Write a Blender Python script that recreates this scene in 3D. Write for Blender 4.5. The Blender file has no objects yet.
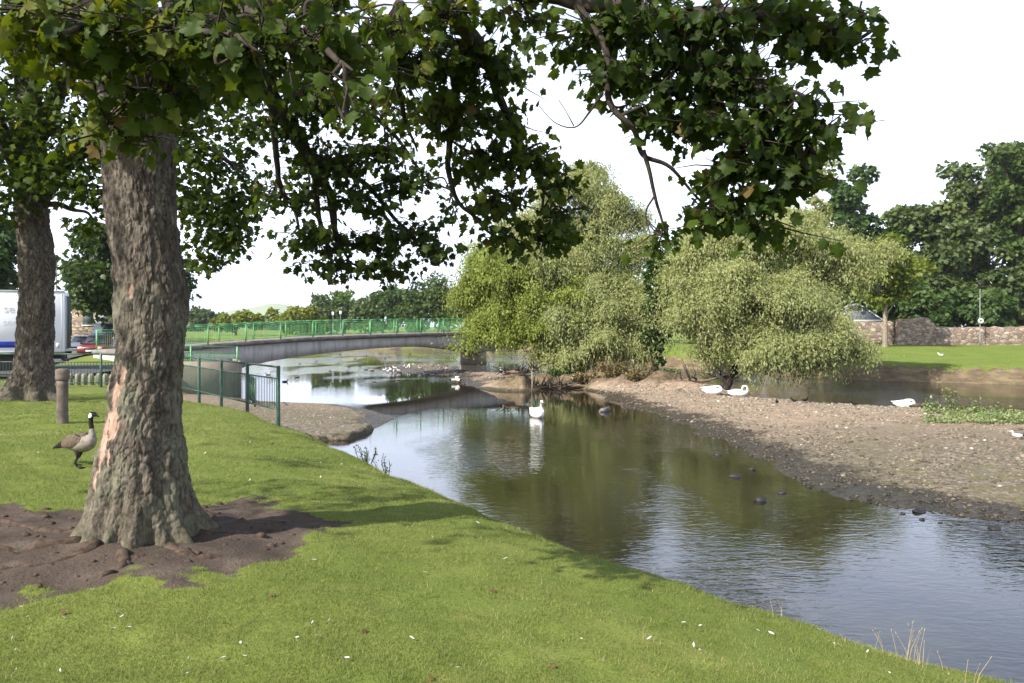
import bpy, bmesh, math, random
import numpy as np
from mathutils import Vector, Matrix

R = math.radians
random.seed(7)
rng = np.random.default_rng(7)
scene = bpy.context.scene
COL = scene.collection

# ------------------------------------------------------------------ camera model
F, CX, HY, EYE = 800.0, 512.0, 327.0, 1.7      # focal length in pixels, principal column, horizon row, eye height
WATER = -1.9

def P(px, py, Y):
    return np.array([(px - CX) / F * Y, Y, EYE - (py - HY) / F * Y])

# ------------------------------------------------------------------ numpy noise
def _hash(ix, iy, iz, seed):
    n = (ix * 374761393 + iy * 668265263 + iz * 2147483647 + seed * 1274126177) & 0xFFFFFFFF
    n = ((n ^ (n >> 13)) * 1274126177) & 0xFFFFFFFF
    n = ((n ^ (n >> 16)) * 2246822519) & 0xFFFFFFFF
    return ((n ^ (n >> 15)) & 0xFFFFFF) / float(0xFFFFFF)

def vnoise(p, seed=0):
    p = np.asarray(p, dtype=np.float64)
    i = np.floor(p).astype(np.int64)
    f = p - i
    u = f * f * (3 - 2 * f)
    out = 0
    for dx in (0, 1):
        wx = u[:, 0] if dx else 1 - u[:, 0]
        for dy in (0, 1):
            wy = u[:, 1] if dy else 1 - u[:, 1]
            for dz in (0, 1):
                wz = u[:, 2] if dz else 1 - u[:, 2]
                out = out + wx * wy * wz * _hash(i[:, 0] + dx, i[:, 1] + dy, i[:, 2] + dz, seed)
    return out * 2 - 1

def fbm(p, octaves=4, seed=0, gain=0.5):
    p = np.asarray(p, dtype=np.float64)
    a, s, out = 1.0, 1.0, 0
    for o in range(octaves):
        out = out + a * vnoise(p * s + 17.3 * o, seed + o)
        a *= gain; s *= 2.03
    return out

def cells(p, seed=0):
    """distance to the nearest and second nearest jittered point, and the nearest cell's random number"""
    p = np.asarray(p, dtype=np.float64)
    i = np.floor(p).astype(np.int64)
    d1 = np.full(len(p), 9.0); d2 = np.full(len(p), 9.0); rid = np.zeros(len(p))
    for dx in (-1, 0, 1):
        for dy in (-1, 0, 1):
            for dz in (-1, 0, 1):
                c = i + np.array([dx, dy, dz])
                j = np.stack([_hash(c[:, 0], c[:, 1], c[:, 2], seed + k) for k in (1, 2, 3)], 1)
                d = np.linalg.norm(c + j - p, axis=1)
                r = _hash(c[:, 0], c[:, 1], c[:, 2], seed + 9)
                closer = d < d1
                d2 = np.where(closer, d1, np.minimum(d2, d))
                rid = np.where(closer, r, rid)
                d1 = np.where(closer, d, d1)
    return d1, d2, rid

def smooth(a, b, x):
    t = np.clip((x - a) / (b - a), 0, 1)
    return t * t * (3 - 2 * t)

# ------------------------------------------------------------------ object helpers
def tag(o, label=None, cat=None, group=None, kind=None):
    if label: o['label'] = label
    if cat: o['category'] = cat
    if group: o['group'] = group
    if kind: o['kind'] = kind
    return o

def empty(name, loc=(0, 0, 0), rz=0.0, label=None, cat=None, group=None):
    o = bpy.data.objects.new(name, None)
    COL.objects.link(o)
    o.location = [float(c) for c in loc]; o.rotation_euler = (0, 0, rz)
    o.empty_display_size = 0.2
    return tag(o, label, cat, group)

def mesh_data(name, verts, faces, mats=None, attrs=None, smooth_shade=False, mat_index=None):
    """faces: an (n,k) array, or a list of such arrays, or a list of index lists"""
    me = bpy.data.meshes.new(name)
    verts = np.asarray(verts, dtype=np.float32)
    if isinstance(faces, np.ndarray): faces = [faces]
    if faces and not isinstance(faces[0], np.ndarray):
        tot = np.array([len(f) for f in faces], dtype=np.int32)
        idx = np.array([i for f in faces for i in f], dtype=np.int32)
    else:
        faces = [f for f in faces if len(f)]
        tot = np.concatenate([np.full(len(f), f.shape[1], dtype=np.int32) for f in faces])
        idx = np.concatenate([f.reshape(-1) for f in faces]).astype(np.int32)
    start = np.concatenate([[0], np.cumsum(tot)[:-1]]).astype(np.int32)
    me.vertices.add(len(verts)); me.vertices.foreach_set('co', verts.reshape(-1))
    me.loops.add(len(idx)); me.loops.foreach_set('vertex_index', idx)
    me.polygons.add(len(tot)); me.polygons.foreach_set('loop_start', start)
    try: me.polygons.foreach_set('loop_total', tot)
    except Exception: pass
    if smooth_shade: me.polygons.foreach_set('use_smooth', np.ones(len(tot), dtype=bool))
    if mats:
        for m in (mats if isinstance(mats, (list, tuple)) else [mats]): me.materials.append(m)
    if mat_index is not None: me.polygons.foreach_set('material_index', np.asarray(mat_index, dtype=np.int32))
    for k, v in (attrs or {}).items():
        a = me.attributes.new(k, 'FLOAT', 'POINT')
        a.data.foreach_set('value', np.asarray(v, dtype=np.float32))
    me.update(calc_edges=True)
    me.validate()
    return me

def link(name, me, parent=None, loc=None):
    o = bpy.data.objects.new(name, me)
    COL.objects.link(o)
    if parent is not None: o.parent = parent
    if loc is not None: o.location = [float(c) for c in loc]
    return o

def obj(name, verts, faces, mats=None, parent=None, attrs=None, smooth_shade=False, mat_index=None, loc=None):
    return link(name, mesh_data(name, verts, faces, mats, attrs, smooth_shade, mat_index), parent, loc)

class MB:
    """collects shapes and links them as ONE mesh object"""
    def __init__(s): s.v = []; s.f = []; s.mi = []; s.n = 0
    def add(s, v, f, mi=0):
        v = np.asarray(v, dtype=float)
        s.v.append(v)
        for q in f:
            s.f.append([int(i) + s.n for i in q]); s.mi.append(mi)
        s.n += len(v)
        return s
    def box(s, c, size, rz=0.0, bevel=0.0, mi=0):
        hx, hy, hz = [q / 2 for q in size]
        if bevel > 0:
            b = min(bevel, hx * .9, hy * .9, hz * .9)
            pr = [(-hx + b, -hy), (hx - b, -hy), (hx, -hy + b), (hx, hy - b), (hx - b, hy), (-hx + b, hy), (-hx, hy - b), (-hx, -hy + b)]
            rings = [(.0, -hz, b), (0, -hz + b, 0), (0, hz - b, 0), (0, hz, b)]
            v = []
            for _, z, ins in rings:
                for x, y in pr:
                    v.append((x - math.copysign(ins, x) * (abs(x) > ins), y - math.copysign(ins, y) * (abs(y) > ins), z))
            f = []
            for k in range(3):
                for i in range(8):
                    j = (i + 1) % 8
                    f.append((k * 8 + i, k * 8 + j, k * 8 + 8 + j, k * 8 + 8 + i))
            f.append(tuple(range(7, -1, -1))); f.append(tuple(range(24, 32)))
        else:
            v = [(x, y, z) for z in (-hz, hz) for x, y in ((-hx, -hy), (hx, -hy), (hx, hy), (-hx, hy))]
            f = [(3, 2, 1, 0), (4, 5, 6, 7), (0, 1, 5, 4), (1, 2, 6, 5), (2, 3, 7, 6), (3, 0, 4, 7)]
        v = np.array(v, dtype=float)
        cz, sz = math.cos(rz), math.sin(rz)
        v = v @ np.array([[cz, sz, 0], [-sz, cz, 0], [0, 0, 1]]) + np.asarray(c, dtype=float)
        return s.add(v, f, mi)
    def bar(s, a, b, w, h=None, mi=0):
        """rectangular bar from a to b"""
        a = np.asarray(a, float); b = np.asarray(b, float); h = h or w
        t = b - a; t = t / np.linalg.norm(t)
        up = np.array([0, 0, 1.0]) if abs(t[2]) < .95 else np.array([0, 1.0, 0])
        sd = np.cross(t, up); sd /= np.linalg.norm(sd); n = np.cross(sd, t)
        v = [p + sd * x * w / 2 + n * y * h / 2 for p in (a, b) for x, y in ((-1, -1), (1, -1), (1, 1), (-1, 1))]
        return s.add(v, [(3, 2, 1, 0), (4, 5, 6, 7), (0, 1, 5, 4), (1, 2, 6, 5), (2, 3, 7, 6), (3, 0, 4, 7)], mi)
    def tube(s, pts, rad, n=8, mi=0, cap=True):
        v, f = tube(pts, rad, n, cap)
        return s.add(v, f, mi)
    def prism(s, outline, h0, h1, axis='z', mi=0):
        """extrude a closed outline of 2-D points between h0 and h1 along an axis"""
        n = len(outline)
        mk = {'z': lambda a, b, h: (a, b, h), 'y': lambda a, b, h: (a, h, b), 'x': lambda a, b, h: (h, a, b)}[axis]
        v = [mk(a, b, h0) for a, b in outline] + [mk(a, b, h1) for a, b in outline]
        f = [(i, (i + 1) % n, n + (i + 1) % n, n + i) for i in range(n)]
        f += [tuple(range(n - 1, -1, -1)), tuple(range(n, 2 * n))]
        return s.add(v, f, mi)
    def build(s, name, mats, parent=None, smooth_shade=False, loc=None):
        return obj(name, np.concatenate(s.v), s.f, mats, parent, None, smooth_shade, s.mi, loc)

def tube(pts, rad, n=8, cap=True):
    pts = np.asarray(pts, float); m = len(pts)
    rad = np.broadcast_to(np.asarray(rad, float), (m,))
    T = np.gradient(pts, axis=0); T /= np.linalg.norm(T, axis=1)[:, None] + 1e-9
    ref = np.array([0, 0, 1.0]) if abs(T[0][2]) < .9 else np.array([1.0, 0, 0])
    S = np.cross(T[0], ref); S /= np.linalg.norm(S)
    v = []
    for k in range(m):
        S = S - T[k] * np.dot(S, T[k]); S /= np.linalg.norm(S) + 1e-9
        N = np.cross(T[k], S)
        for a in range(n):
            t = 2 * math.pi * a / n
            v.append(pts[k] + rad[k] * (S * math.cos(t) + N * math.sin(t)))
    f = [(k * n + a, k * n + (a + 1) % n, (k + 1) * n + (a + 1) % n, (k + 1) * n + a) for k in range(m - 1) for a in range(n)]
    if cap: f += [tuple(range(n - 1, -1, -1)), tuple(range((m - 1) * n, m * n))]
    return v, f

def spline(ctrl, per=8):
    """Catmull-Rom through rows of control values"""
    c = np.asarray(ctrl, float)
    c = np.vstack([2 * c[0] - c[1], c, 2 * c[-1] - c[-2]])
    out = []
    for i in range(1, len(c) - 2):
        for t in np.linspace(0, 1, per, endpoint=False):
            a, b, d, e = c[i - 1], c[i], c[i + 1], c[i + 2]
            out.append(.5 * ((2 * b) + (d - a) * t + (2 * a - 5 * b + 4 * d - e) * t * t + (3 * b - a - 3 * d + e) * t ** 3))
    out.append(c[-2])
    return np.array(out)

def copy_tree(o, parent=None):
    c = o.copy(); COL.objects.link(c); c.parent = parent
    for ch in o.children: copy_tree(ch, c)
    return c

# ------------------------------------------------------------------ materials
class NT:
    def __init__(s, name):
        s.m = bpy.data.materials.new(name); s.m.use_nodes = True
        s.t = s.m.node_tree; s.t.nodes.clear()
        s.out = s.n('ShaderNodeOutputMaterial')
    def n(s, kind, **kw):
        nd = s.t.nodes.new(kind)
        for k, v in kw.items():
            if hasattr(nd, k): setattr(nd, k, v)
        return nd
    def set(s, sock, v):
        if isinstance(v, bpy.types.NodeSocket): s.t.links.new(v, sock)
        elif isinstance(v, (tuple, list)):
            sock.default_value = tuple(v) + ((1.0,) if len(v) == 3 and len(sock.default_value) == 4 else ())
        else: sock.default_value = v
    def coord(s): return s.n('ShaderNodeTexCoord').outputs['Object']
    def map(s, vec, scale=(1, 1, 1), rot=(0, 0, 0)):
        nd = s.n('ShaderNodeMapping'); s.set(nd.inputs['Vector'], vec)
        nd.inputs['Scale'].default_value = scale; nd.inputs['Rotation'].default_value = rot
        return nd.outputs[0]
    def noise(s, vec, scale, detail=4, rough=.55, dist=0.0):
        nd = s.n('ShaderNodeTexNoise'); s.set(nd.inputs['Vector'], vec)
        nd.inputs['Scale'].default_value = scale; nd.inputs['Detail'].default_value = detail
        nd.inputs['Roughness'].default_value = rough; nd.inputs['Distortion'].default_value = dist
        return nd.outputs['Fac']
    def vor(s, vec, scale, feature='F1', out='Distance'):
        nd = s.n('ShaderNodeTexVoronoi', feature=feature); s.set(nd.inputs['Vector'], vec)
        nd.inputs['Scale'].default_value = scale
        return nd.outputs[out]
    def attr(s, name): return s.n('ShaderNodeAttribute', attribute_name=name).outputs['Fac']
    def rampf(s, x, a, b, lo=0.0, hi=1.0):
        nd = s.n('ShaderNodeMapRange'); nd.interpolation_type = 'SMOOTHSTEP'
        s.set(nd.inputs['Value'], x)
        for k, v in (('From Min', a), ('From Max', b), ('To Min', lo), ('To Max', hi)): s.set(nd.inputs[k], v)
        return nd.outputs[0]
    def mix(s, f, a, b, mode='MIX'):
        nd = s.n('ShaderNodeMix', data_type='RGBA', blend_type=mode)
        s.set(nd.inputs[0], f); s.set(nd.inputs[6], a); s.set(nd.inputs[7], b)
        return nd.outputs[2]
    def math(s, op, a, b=0.0):
        nd = s.n('ShaderNodeMath', operation=op); s.set(nd.inputs[0], a); s.set(nd.inputs[1], b)
        return nd.outputs[0]
    def ramp(s, x, stops):
        nd = s.n('ShaderNodeValToRGB'); s.set(nd.inputs[0], x)
        el = nd.color_ramp.elements
        while len(el) < len(stops): el.new(.5)
        for e, (p, c) in zip(el, stops): e.position = p; e.color = tuple(c) + (1,)
        return nd.outputs[0]
    def bump(s, h, strength=.5, dist=.02, normal=None):
        nd = s.n('ShaderNodeBump'); s.set(nd.inputs['Height'], h)
        nd.inputs['Strength'].default_value = strength if not isinstance(strength, bpy.types.NodeSocket) else 1
        if isinstance(strength, bpy.types.NodeSocket): s.set(nd.inputs['Strength'], strength)
        nd.inputs['Distance'].default_value = dist
        if normal is not None: s.set(nd.inputs['Normal'], normal)
        return nd.outputs[0]
    def pbsdf(s, color, rough=.8, spec=.3, normal=None, metal=0.0):
        nd = s.n('ShaderNodeBsdfPrincipled')
        s.set(nd.inputs['Base Color'], color); s.set(nd.inputs['Roughness'], rough)
        s.set(nd.inputs['Specular IOR Level'], spec); s.set(nd.inputs['Metallic'], metal)
        if normal is not None: s.set(nd.inputs['Normal'], normal)
        return nd.outputs[0]
    def done(s, sh):
        s.t.links.new(sh, s.out.inputs['Surface']); return s.m

def plain(name, color, rough=.6, spec=.3, var=.25, scale=6.0, metal=0.0, bump=.15):
    k = NT(name); c = k.coord()
    f = k.noise(c, scale, 5, .6)
    g = k.noise(c, scale * 7, 3, .6)
    dark = tuple(q * (1 - var) for q in color); light = tuple(min(1, q * (1 + var * .6)) for q in color)
    col = k.mix(k.rampf(f, .3, .7), dark, light)
    return k.done(k.pbsdf(col, rough, spec, k.bump(g, bump, .01), metal))

def leaf_mat(name, stops, trans=.3, spec=.25, rough=.45, tcol=None):
    """stops: colours along the per-leaf random number"""
    k = NT(name)
    col = k.ramp(k.attr('rnd'), stops)
    p = k.pbsdf(col, rough, spec)
    tr = k.n('ShaderNodeBsdfTranslucent')
    k.set(tr.inputs['Color'], k.mix(1.0, col, tcol or (1.25, 1.2, .55), 'MULTIPLY'))
    mx = k.n('ShaderNodeMixShader'); mx.inputs[0].default_value = trans
    k.t.links.new(p, mx.inputs[1]); k.t.links.new(tr.outputs[0], mx.inputs[2])
    return k.done(mx.outputs[0])

M = {}
M['leaf_sycamore'] = leaf_mat('sycamore_leaf', [(0, (.020, .036, .008)), (.45, (.040, .068, .010)), (.8, (.078, .110, .015)), (.97, (.14, .15, .028)), (1, (.13, .095, .035))], .44, .15, .5, (1.5, 1.3, .4))
M['leaf_dark'] = leaf_mat('dark_leaf', [(0, (.032, .066, .020)), (.5, (.060, .105, .028)), (1, (.10, .15, .04))], .3)
M['leaf_mid'] = leaf_mat('mid_leaf', [(0, (.035, .065, .016)), (.5, (.06, .10, .022)), (1, (.10, .14, .03))], .3)
M['leaf_bluegreen'] = leaf_mat('blue_green_leaf', [(0, (.048, .076, .028)), (.5, (.082, .116, .036)), (1, (.13, .16, .05))], .3)
M['leaf_bright'] = leaf_mat('bright_leaf', [(0, (.05, .095, .015)), (.5, (.085, .145, .022)), (1, (.13, .18, .035))], .35)
M['leaf_yellow'] = leaf_mat('yellow_leaf', [(0, (.11, .145, .02)), (.5, (.18, .205, .026)), (1, (.26, .25, .045))], .35)
M['leaf_willow'] = leaf_mat('willow_leaf', [(0, (.19, .22, .088)), (.5, (.295, .325, .135)), (1, (.40, .42, .20))], .46, .3, .5)
M['leaf_willow_green'] = leaf_mat('green_willow_leaf', [(0, (.13, .175, .03)), (.5, (.20, .245, .045)), (1, (.28, .30, .07))], .36)

def bark_mat(name, main=True):
    k = NT(name); c = k.coord()
    st = k.map(c, (1, 1, .35))
    n1 = k.noise(st, 9, 6, .65)
    n2 = k.noise(st, 38, 5, .7)
    base = k.ramp(n1, [(.25, (.068, .054, .043)), (.5, (.145, .120, .098)), (.75, (.25, .215, .175))])
    base = k.mix(k.rampf(n2, .35, .65), k.mix(1.0, base, (.40, .38, .36), 'MULTIPLY'), base)
    lich = k.noise(c, 4.0, 5, .7)
    base = k.mix(k.math('MULTIPLY', k.rampf(lich, .42, .70), k.attr('lichen')), base, (.165, .165, .115))
    peel = k.ramp(k.noise(c, 14, 4, .6), [(.3, (.26, .165, .12)), (.7, (.43, .30, .23))])
    base = k.mix(k.attr('peel'), base, peel)
    base = k.mix(k.attr('crack'), base, (.022, .017, .013))
    base = k.mix(k.math('MULTIPLY', k.attr('moss'), k.rampf(k.noise(c, 11, 4, .7), .3, .6)), base, (.07, .085, .022))
    return k.done(k.pbsdf(base, .92, .15, k.bump(n2, .8, .012, k.bump(k.noise(st, 110, 3, .6), .4, .004))))
M['bark'] = bark_mat('trunk_bark')
M['branch'] = plain('branch_bark', (.050, .041, .033), .9, .1, .4, 9, 0, .5)
M['pale_branch'] = plain('pale_branch_bark', (.24, .20, .15), .9, .1, .4, 9, 0, .5)

# ------------------------------------------------------------------ the land
def sdist(x, y, poly):
    poly = np.asarray(poly, float)
    d = np.full(x.shape, 1e9); inside = np.zeros(x.shape, bool)
    for i in range(len(poly)):
        x0, y0 = poly[i]; x1, y1 = poly[(i + 1) % len(poly)]
        ex, ey = x1 - x0, y1 - y0
        t = np.clip(((x - x0) * ex + (y - y0) * ey) / (ex * ex + ey * ey + 1e-12), 0, 1)
        d = np.minimum(d, np.hypot(x - x0 - t * ex, y - y0 - t * ey))
        if y0 != y1:
            cross = ((y0 > y) != (y1 > y)) & (x < (x1 - x0) * (y - y0) / (y1 - y0) + x0)
            inside ^= cross
    return np.where(inside, -d, d)

NEAR_EDGE = spline([(8.5, -6), (6.3, 1.2), (4.15, 4.4), (3.0, 5.4), (1.35, 6.9), (-.33, 9.3), (-1.5, 11.1), (-3.7, 14.4), (-6.5, 18.4), (-9.5, 22.5), (-12.2, 27.3), (-13.6, 30), (-15.6, 33.5), (-17.2, 38), (-18.4, 43)], 4)
NEAR_LAND = [tuple(p) for p in NEAR_EDGE] + [(-18, 46.5), (-24, 57), (-34, 80), (-50, 125), (-60, 150), (-60, 9000), (-9000, 9000), (-9000, -60), (8.5, -60)]
FAR_LAND = [(9000, 36), (60, 45), (40, 48.5), (33, 49.6), (25, 53.2), (19, 60), (14, 70), (11.5, 83), (8, 100), (2, 122), (-8, 127), (-25, 131), (-62, 140), (-62, 9000), (9000, 9000)]
ISLAND = [(-3.9, 52), (-2.5, 48), (-1.2, 45.4), (.7, 44.4), (1.95, 46.6), (3.8, 46.8), (4.5, 42.5), (4.75, 37), (5.7, 33.6), (6.2, 28.2), (6.35, 24.5), (6.75, 20.3), (7.15, 17.1), (7.8, 15.7), (9.3, 14.2), (12, 12.6), (20, 11), (30, 14), (27, 26), (20.5, 33.0), (17.3, 36.2), (14.6, 38.3), (12.2, 41.5), (11, 46), (8, 52.5), (3, 58), (-1.5, 63.5), (-4.5, 65)]
ISLET = [(-4.2, 60), (-5.2, 59.3), (-7.2, 61), (-9.8, 65), (-11.5, 69), (-10.5, 75), (-7, 77), (-4.2, 71), (-3.2, 65)]
SLIPWAY = [(-7.8, 25.0), (-5.1, 25.4), (-4.75, 29), (-4.6, 31.6), (-6.2, 34.6), (-8.0, 37), (-10.9, 37.6), (-15, 41), (-20, 40.5), (-21, 33), (-16, 29), (-12.5, 26.5)]
DIRT = [(-7, 4.9), (-4.6, 4.75), (-3.3, 5.0), (-2.5, 5.55), (-2.05, 6.0), (-1.75, 6.3), (-1.65, 6.65), (-1.9, 7.4), (-2.4, 8.0), (-3.4, 7.9), (-4.5, 7.35), (-5.6, 7.25), (-7.5, 7.5)]
FENCE_END, FENCE_CORNER, FENCE_LEFT = np.array([-5.55, 19.0]), np.array([-12.2, 28.0]), np.array([-30.0, 28.6])

def hyper(s, w): return (s + np.sqrt(s * s + w * w)) / 2

def land(x, y):
    """height, zone index (0 near bank, 1 far bank, 2 island, 3 islet, 4 slipway), soil mask"""
    pts = np.stack([x, y, np.zeros_like(x)], 1)
    micro = .030 * fbm(pts * .9, 4, 3) + .012 * fbm(pts * 4.5, 3, 8)
    s1 = sdist(x, y, NEAR_LAND)
    plat = -.045 * (np.clip(x, -6.5, 10) + 2.9) - .05 * np.clip(y - 17, 0, 11) + .4 * smooth(58, 100, y)
    plat = plat + .10 * np.exp(-((x + 2.95) ** 2 + (y - 6.4) ** 2) / .75)
    plat = plat + .92 * np.exp(-((x + 20.4) ** 2 + (y - 47.0) ** 2) / 22.0)
    wob = .12 * fbm(pts * .8, 3, 21) + .05 * fbm(pts * 4.2, 3, 22)
    z1 = plat + micro - 1.6 * hyper(s1 + wob, .5)
    z1 = np.maximum(z1, -2.7)
    s4 = sdist(x, y, FAR_LAND)
    d = -s4 + .25 * fbm(pts * .5, 3, 5)
    topz = -.85 + .5 * smooth(52, 88, y + .2 * np.abs(x)) + .35 * smooth(95, 200, y)
    z4 = np.where(d > 0, -1.95 + (topz + 1.95) * smooth(0, 1, np.clip(d / 1.3, 0, 1)) ** .8, -1.95 + .45 * d) + micro
    s2 = sdist(x, y, ISLAND)
    d2 = -s2 + .35 * fbm(pts * .55, 4, 31)
    z2 = np.where(d2 > 0, WATER - .02 + .33 * (1 - np.exp(-np.clip(d2, 0, 99) / 2.6)), WATER - .02 + .22 * d2)
    ridge = sdist(x, y, [(-.2, 46.4), (5.5, 49.2), (10.3, 44.6), (9.4, 42.9), (5, 47.0), (.4, 45.6)])
    z2 = z2 + .62 * np.exp(-np.clip(ridge, 0, 9) ** 2 / 2.2) * (1 + .5 * fbm(pts * 1.1, 3, 44)) * smooth(-.2, .9, d2) + micro * 1.3
    gm = smooth(1.5, .35, ridge + .5 * fbm(pts * .9, 3, 46)) * (y > 41)
    s3 = sdist(x, y, ISLET)
    d3 = -s3 + .3 * fbm(pts * .6, 3, 51)
    z3 = np.where(d3 > 0, WATER + .14 * (1 - np.exp(-np.clip(d3, 0, 99) / 1.2)), WATER + .2 * d3) + micro * .5
    s5 = sdist(x, y, SLIPWAY)
    d5 = -s5 + .12 * fbm(pts * .7, 3, 61)
    edge = smooth(29.5, 26.5, y)                     # an upright kerb towards the viewer, a beach towards the river
    z5 = WATER + (.22 + .02 * np.clip(-x - 6, 0, 8)) * np.where(edge > .5, smooth(-.02, .12, d5), 1 - np.exp(-np.clip(d5, 0, 9) / 1.2)) + micro * .4
    z5 = np.where(d5 > 0, z5, WATER + .3 * d5 - .1 * edge)
    zs = np.stack([z1, z4, z2, z3, z5]); zs = np.maximum(zs, -2.7)
    zone = np.argmax(zs, axis=0); z = np.max(zs, axis=0)
    # soil mask on the near bank: worn earth round the tree, along the railing, and a thin earth-coloured line, slightly sunken, by the post
    nz = .28 * fbm(pts * 1.9, 4, 71) + .15 * fbm(pts * 8, 3, 72)
    soil = smooth(.16, -.10, sdist(x, y, DIRT) + nz)
    def seg(a, b):
        ex, ey = b - a
        t = np.clip(((x - a[0]) * ex + (y - a[1]) * ey) / (ex * ex + ey * ey), 0, 1)
        return np.hypot(x - a[0] - t * ex, y - a[1] - t * ey)
    soil = np.maximum(soil, smooth(.2, -.15, seg(FENCE_END, FENCE_CORNER) - .95 + nz))
    soil = np.maximum(soil, smooth(.35, -.2, sdist(x, y, [(-9.7, 24.6), (-8.6, 23.6), (-9.6, 21.5), (-10.6, 22.8)]) + nz))
    line = seg(np.array([-10.5, 12.0]), np.array([-7.0, 13.6])) + .3 * nz
    soil = np.maximum(soil, .85 * smooth(.10, .02, line))
    z = z - .07 * smooth(.22, .02, line) * (zone == 0)
    soil = np.maximum(soil, smooth(.75, .45, np.hypot((x + 10.6) / 1.7, y - 17.5) + nz))
    soil = np.where(zone == 0, np.maximum(soil, smooth(-1.35, -1.7, z)), soil)
    soil = np.where(zone == 0, np.maximum(soil, smooth(-.15, .4, s1) * smooth(20.5, 22.5, y)), soil)
    soil = np.where(zone == 2, gm, soil)
    soil = np.where(zone == 1, np.maximum(smooth(-.86, -1.02, z + .12 * fbm(pts * .7, 3, 81)), 0), soil)
    # lumps and clods where the earth is bare
    z = z + np.where(zone == 0, soil * (.018 * np.abs(fbm(pts * 9, 3, 91)) + .025 * fbm(pts * 3, 3, 93)) - .03 * soil, 0)
    return z, zone, soil

def zat(x, y):
    return float(land(np.array([float(x)]), np.array([float(y)]))[0][0])

def axis(segs):
    out = [segs[0][0]]
    for a, b, st in segs:
        n = max(1, int(round((b - a) / st)))
        out += list(np.linspace(a, b, n + 1)[1:])
    return np.array(out)
gx = axis([(-7000, -3500, 1750), (-3500, -800, 300), (-800, -200, 60), (-200, -60, 7), (-60, -16, 1.1), (-16, -7, .16), (-7, 4.7, .07), (4.7, 24, .17), (24, 60, 1.0), (60, 200, 7), (200, 800, 60), (800, 3500, 300), (3500, 7000, 1750)])
gy = axis([(-60, -4, 4), (-4, 2, .3), (2, 9.5, .06), (9.5, 22, .13), (22, 56, .22), (56, 100, 1.0), (100, 260, 5), (260, 900, 60), (900, 3800, 300), (3800, 7600, 1900)])
GX, GY = np.meshgrid(gx, gy)
fx, fy = GX.ravel(), GY.ravel()
gz, gzone, gsoil = land(fx, fy)
nx, ny = len(gx), len(gy)
ii = (np.arange(ny - 1)[:, None] * nx + np.arange(nx - 1)[None, :]).ravel()
quads = np.stack([ii, ii + 1, ii + 1 + nx, ii + nx], 1)
qzone = gzone[quads[:, 0]]
qtop = gz[quads].max(1)
qzone = np.where(qtop < WATER - .22, 5, qzone)

# --- ground materials
def grass_ground():
    k = NT('mown_grass'); c = k.coord()
    big = k.noise(c, .55, 4, .6); mid = k.noise(c, 3.2, 5, .65); fine = k.noise(c, 70, 3, .7); speck = k.noise(c, 22, 4, .75)
    g = k.mix(k.rampf(big, .35, .65), (.135, .17, .036), (.18, .205, .05))
    g = k.mix(k.math('MULTIPLY', k.rampf(mid, .52, .72), .65), g, (.22, .205, .065))
    g = k.mix(k.math('MULTIPLY', k.rampf(speck, .50, .72), .7), g, (.045, .085, .012))
    g = k.mix(k.rampf(fine, .35, .7, 0, .55), g, (.06, .105, .014))
    e = k.ramp(k.noise(c, 2.6, 6, .7), [(.3, (.052, .040, .032)), (.55, (.088, .068, .054)), (.75, (.14, .112, .09))])
    e = k.mix(k.rampf(k.noise(c, 60, 3, .7), .55, .75, 0, .7), e, (.035, .027, .022))
    e = k.mix(k.rampf(k.vor(c, 26), .02, .10, .55, 0), e, (.26, .20, .14))
    soil = k.math('ADD', k.attr('soil'), k.math('MULTIPLY', k.math('SUBTRACT', k.noise(c, 17, 6, .8), .5), 1.3))
    col = k.mix(k.rampf(soil, .30, .70), g, e)
    h = k.math('ADD', k.math('MULTIPLY', fine, .5), speck)
    return k.done(k.pbsdf(col, .95, .12, k.bump(h, .7, .03)))
def gravel_ground(name, warm, dark):
    k = NT(name); c = k.coord()
    big = k.noise(c, .45, 4, .6); mid = k.noise(c, 2.2, 5, .7)
    st = k.n('ShaderNodeTexVoronoi', feature='F1'); k.set(st.inputs['Vector'], c); st.inputs['Scale'].default_value = 7.5
    st2 = k.n('ShaderNodeTexVoronoi', feature='F1'); k.set(st2.inputs['Vector'], c); st2.inputs['Scale'].default_value = 21
    stone = k.ramp(k.rampf(st.outputs['Color'], 0, 1), [(0, (.085, .070, .050)), (.45, (.165, .136, .098)), (.8, (.24, .20, .15)), (1, (.32, .28, .225))])
    stone2 = k.ramp(k.rampf(st2.outputs['Color'], 0, 1), [(0, (.08, .064, .043)), (.5, (.16, .13, .09)), (1, (.24, .20, .15))])
    col = k.mix(.5, stone, stone2)
    col = k.mix(k.rampf(st.outputs['Distance'], .35, .75, 0, .55), col, (.06, .05, .035))
    warmf = k.math('MULTIPLY', k.attr('warm'), warm)
    col = k.mix(warmf, col, k.mix(k.rampf(mid, .3, .7), (.20, .145, .10), (.31, .235, .17)))
    alg = k.math('MULTIPLY', k.rampf(k.math('ADD', mid, k.math('MULTIPLY', big, .4)), .62, .86), k.math('SUBTRACT', .85, warmf))
    col = k.mix(alg, col, (.115, .105, .045))
    wet = k.attr('wet')
    col = k.mix(k.rampf(k.math('ADD', wet, k.math('MULTIPLY', k.math('SUBTRACT', k.noise(c, 5, 4, .7), .5), .6)), .35, .75), col, k.mix(1.0, col, (.30, .29, .28), 'MULTIPLY'))
    col = k.mix(k.attr('soil'), col, k.mix(k.rampf(mid, .35, .65), (.07, .048, .032), (.16, .125, .07)))
    h = k.math('SUBTRACT', k.math('SUBTRACT', 1, st.outputs['Distance']), k.math('MULTIPLY', st2.outputs['Distance'], .4))
    return k.done(k.pbsdf(col, k.rampf(wet, .4, .9, .85, .45), .3, k.bump(h, .8, .05)))
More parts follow.
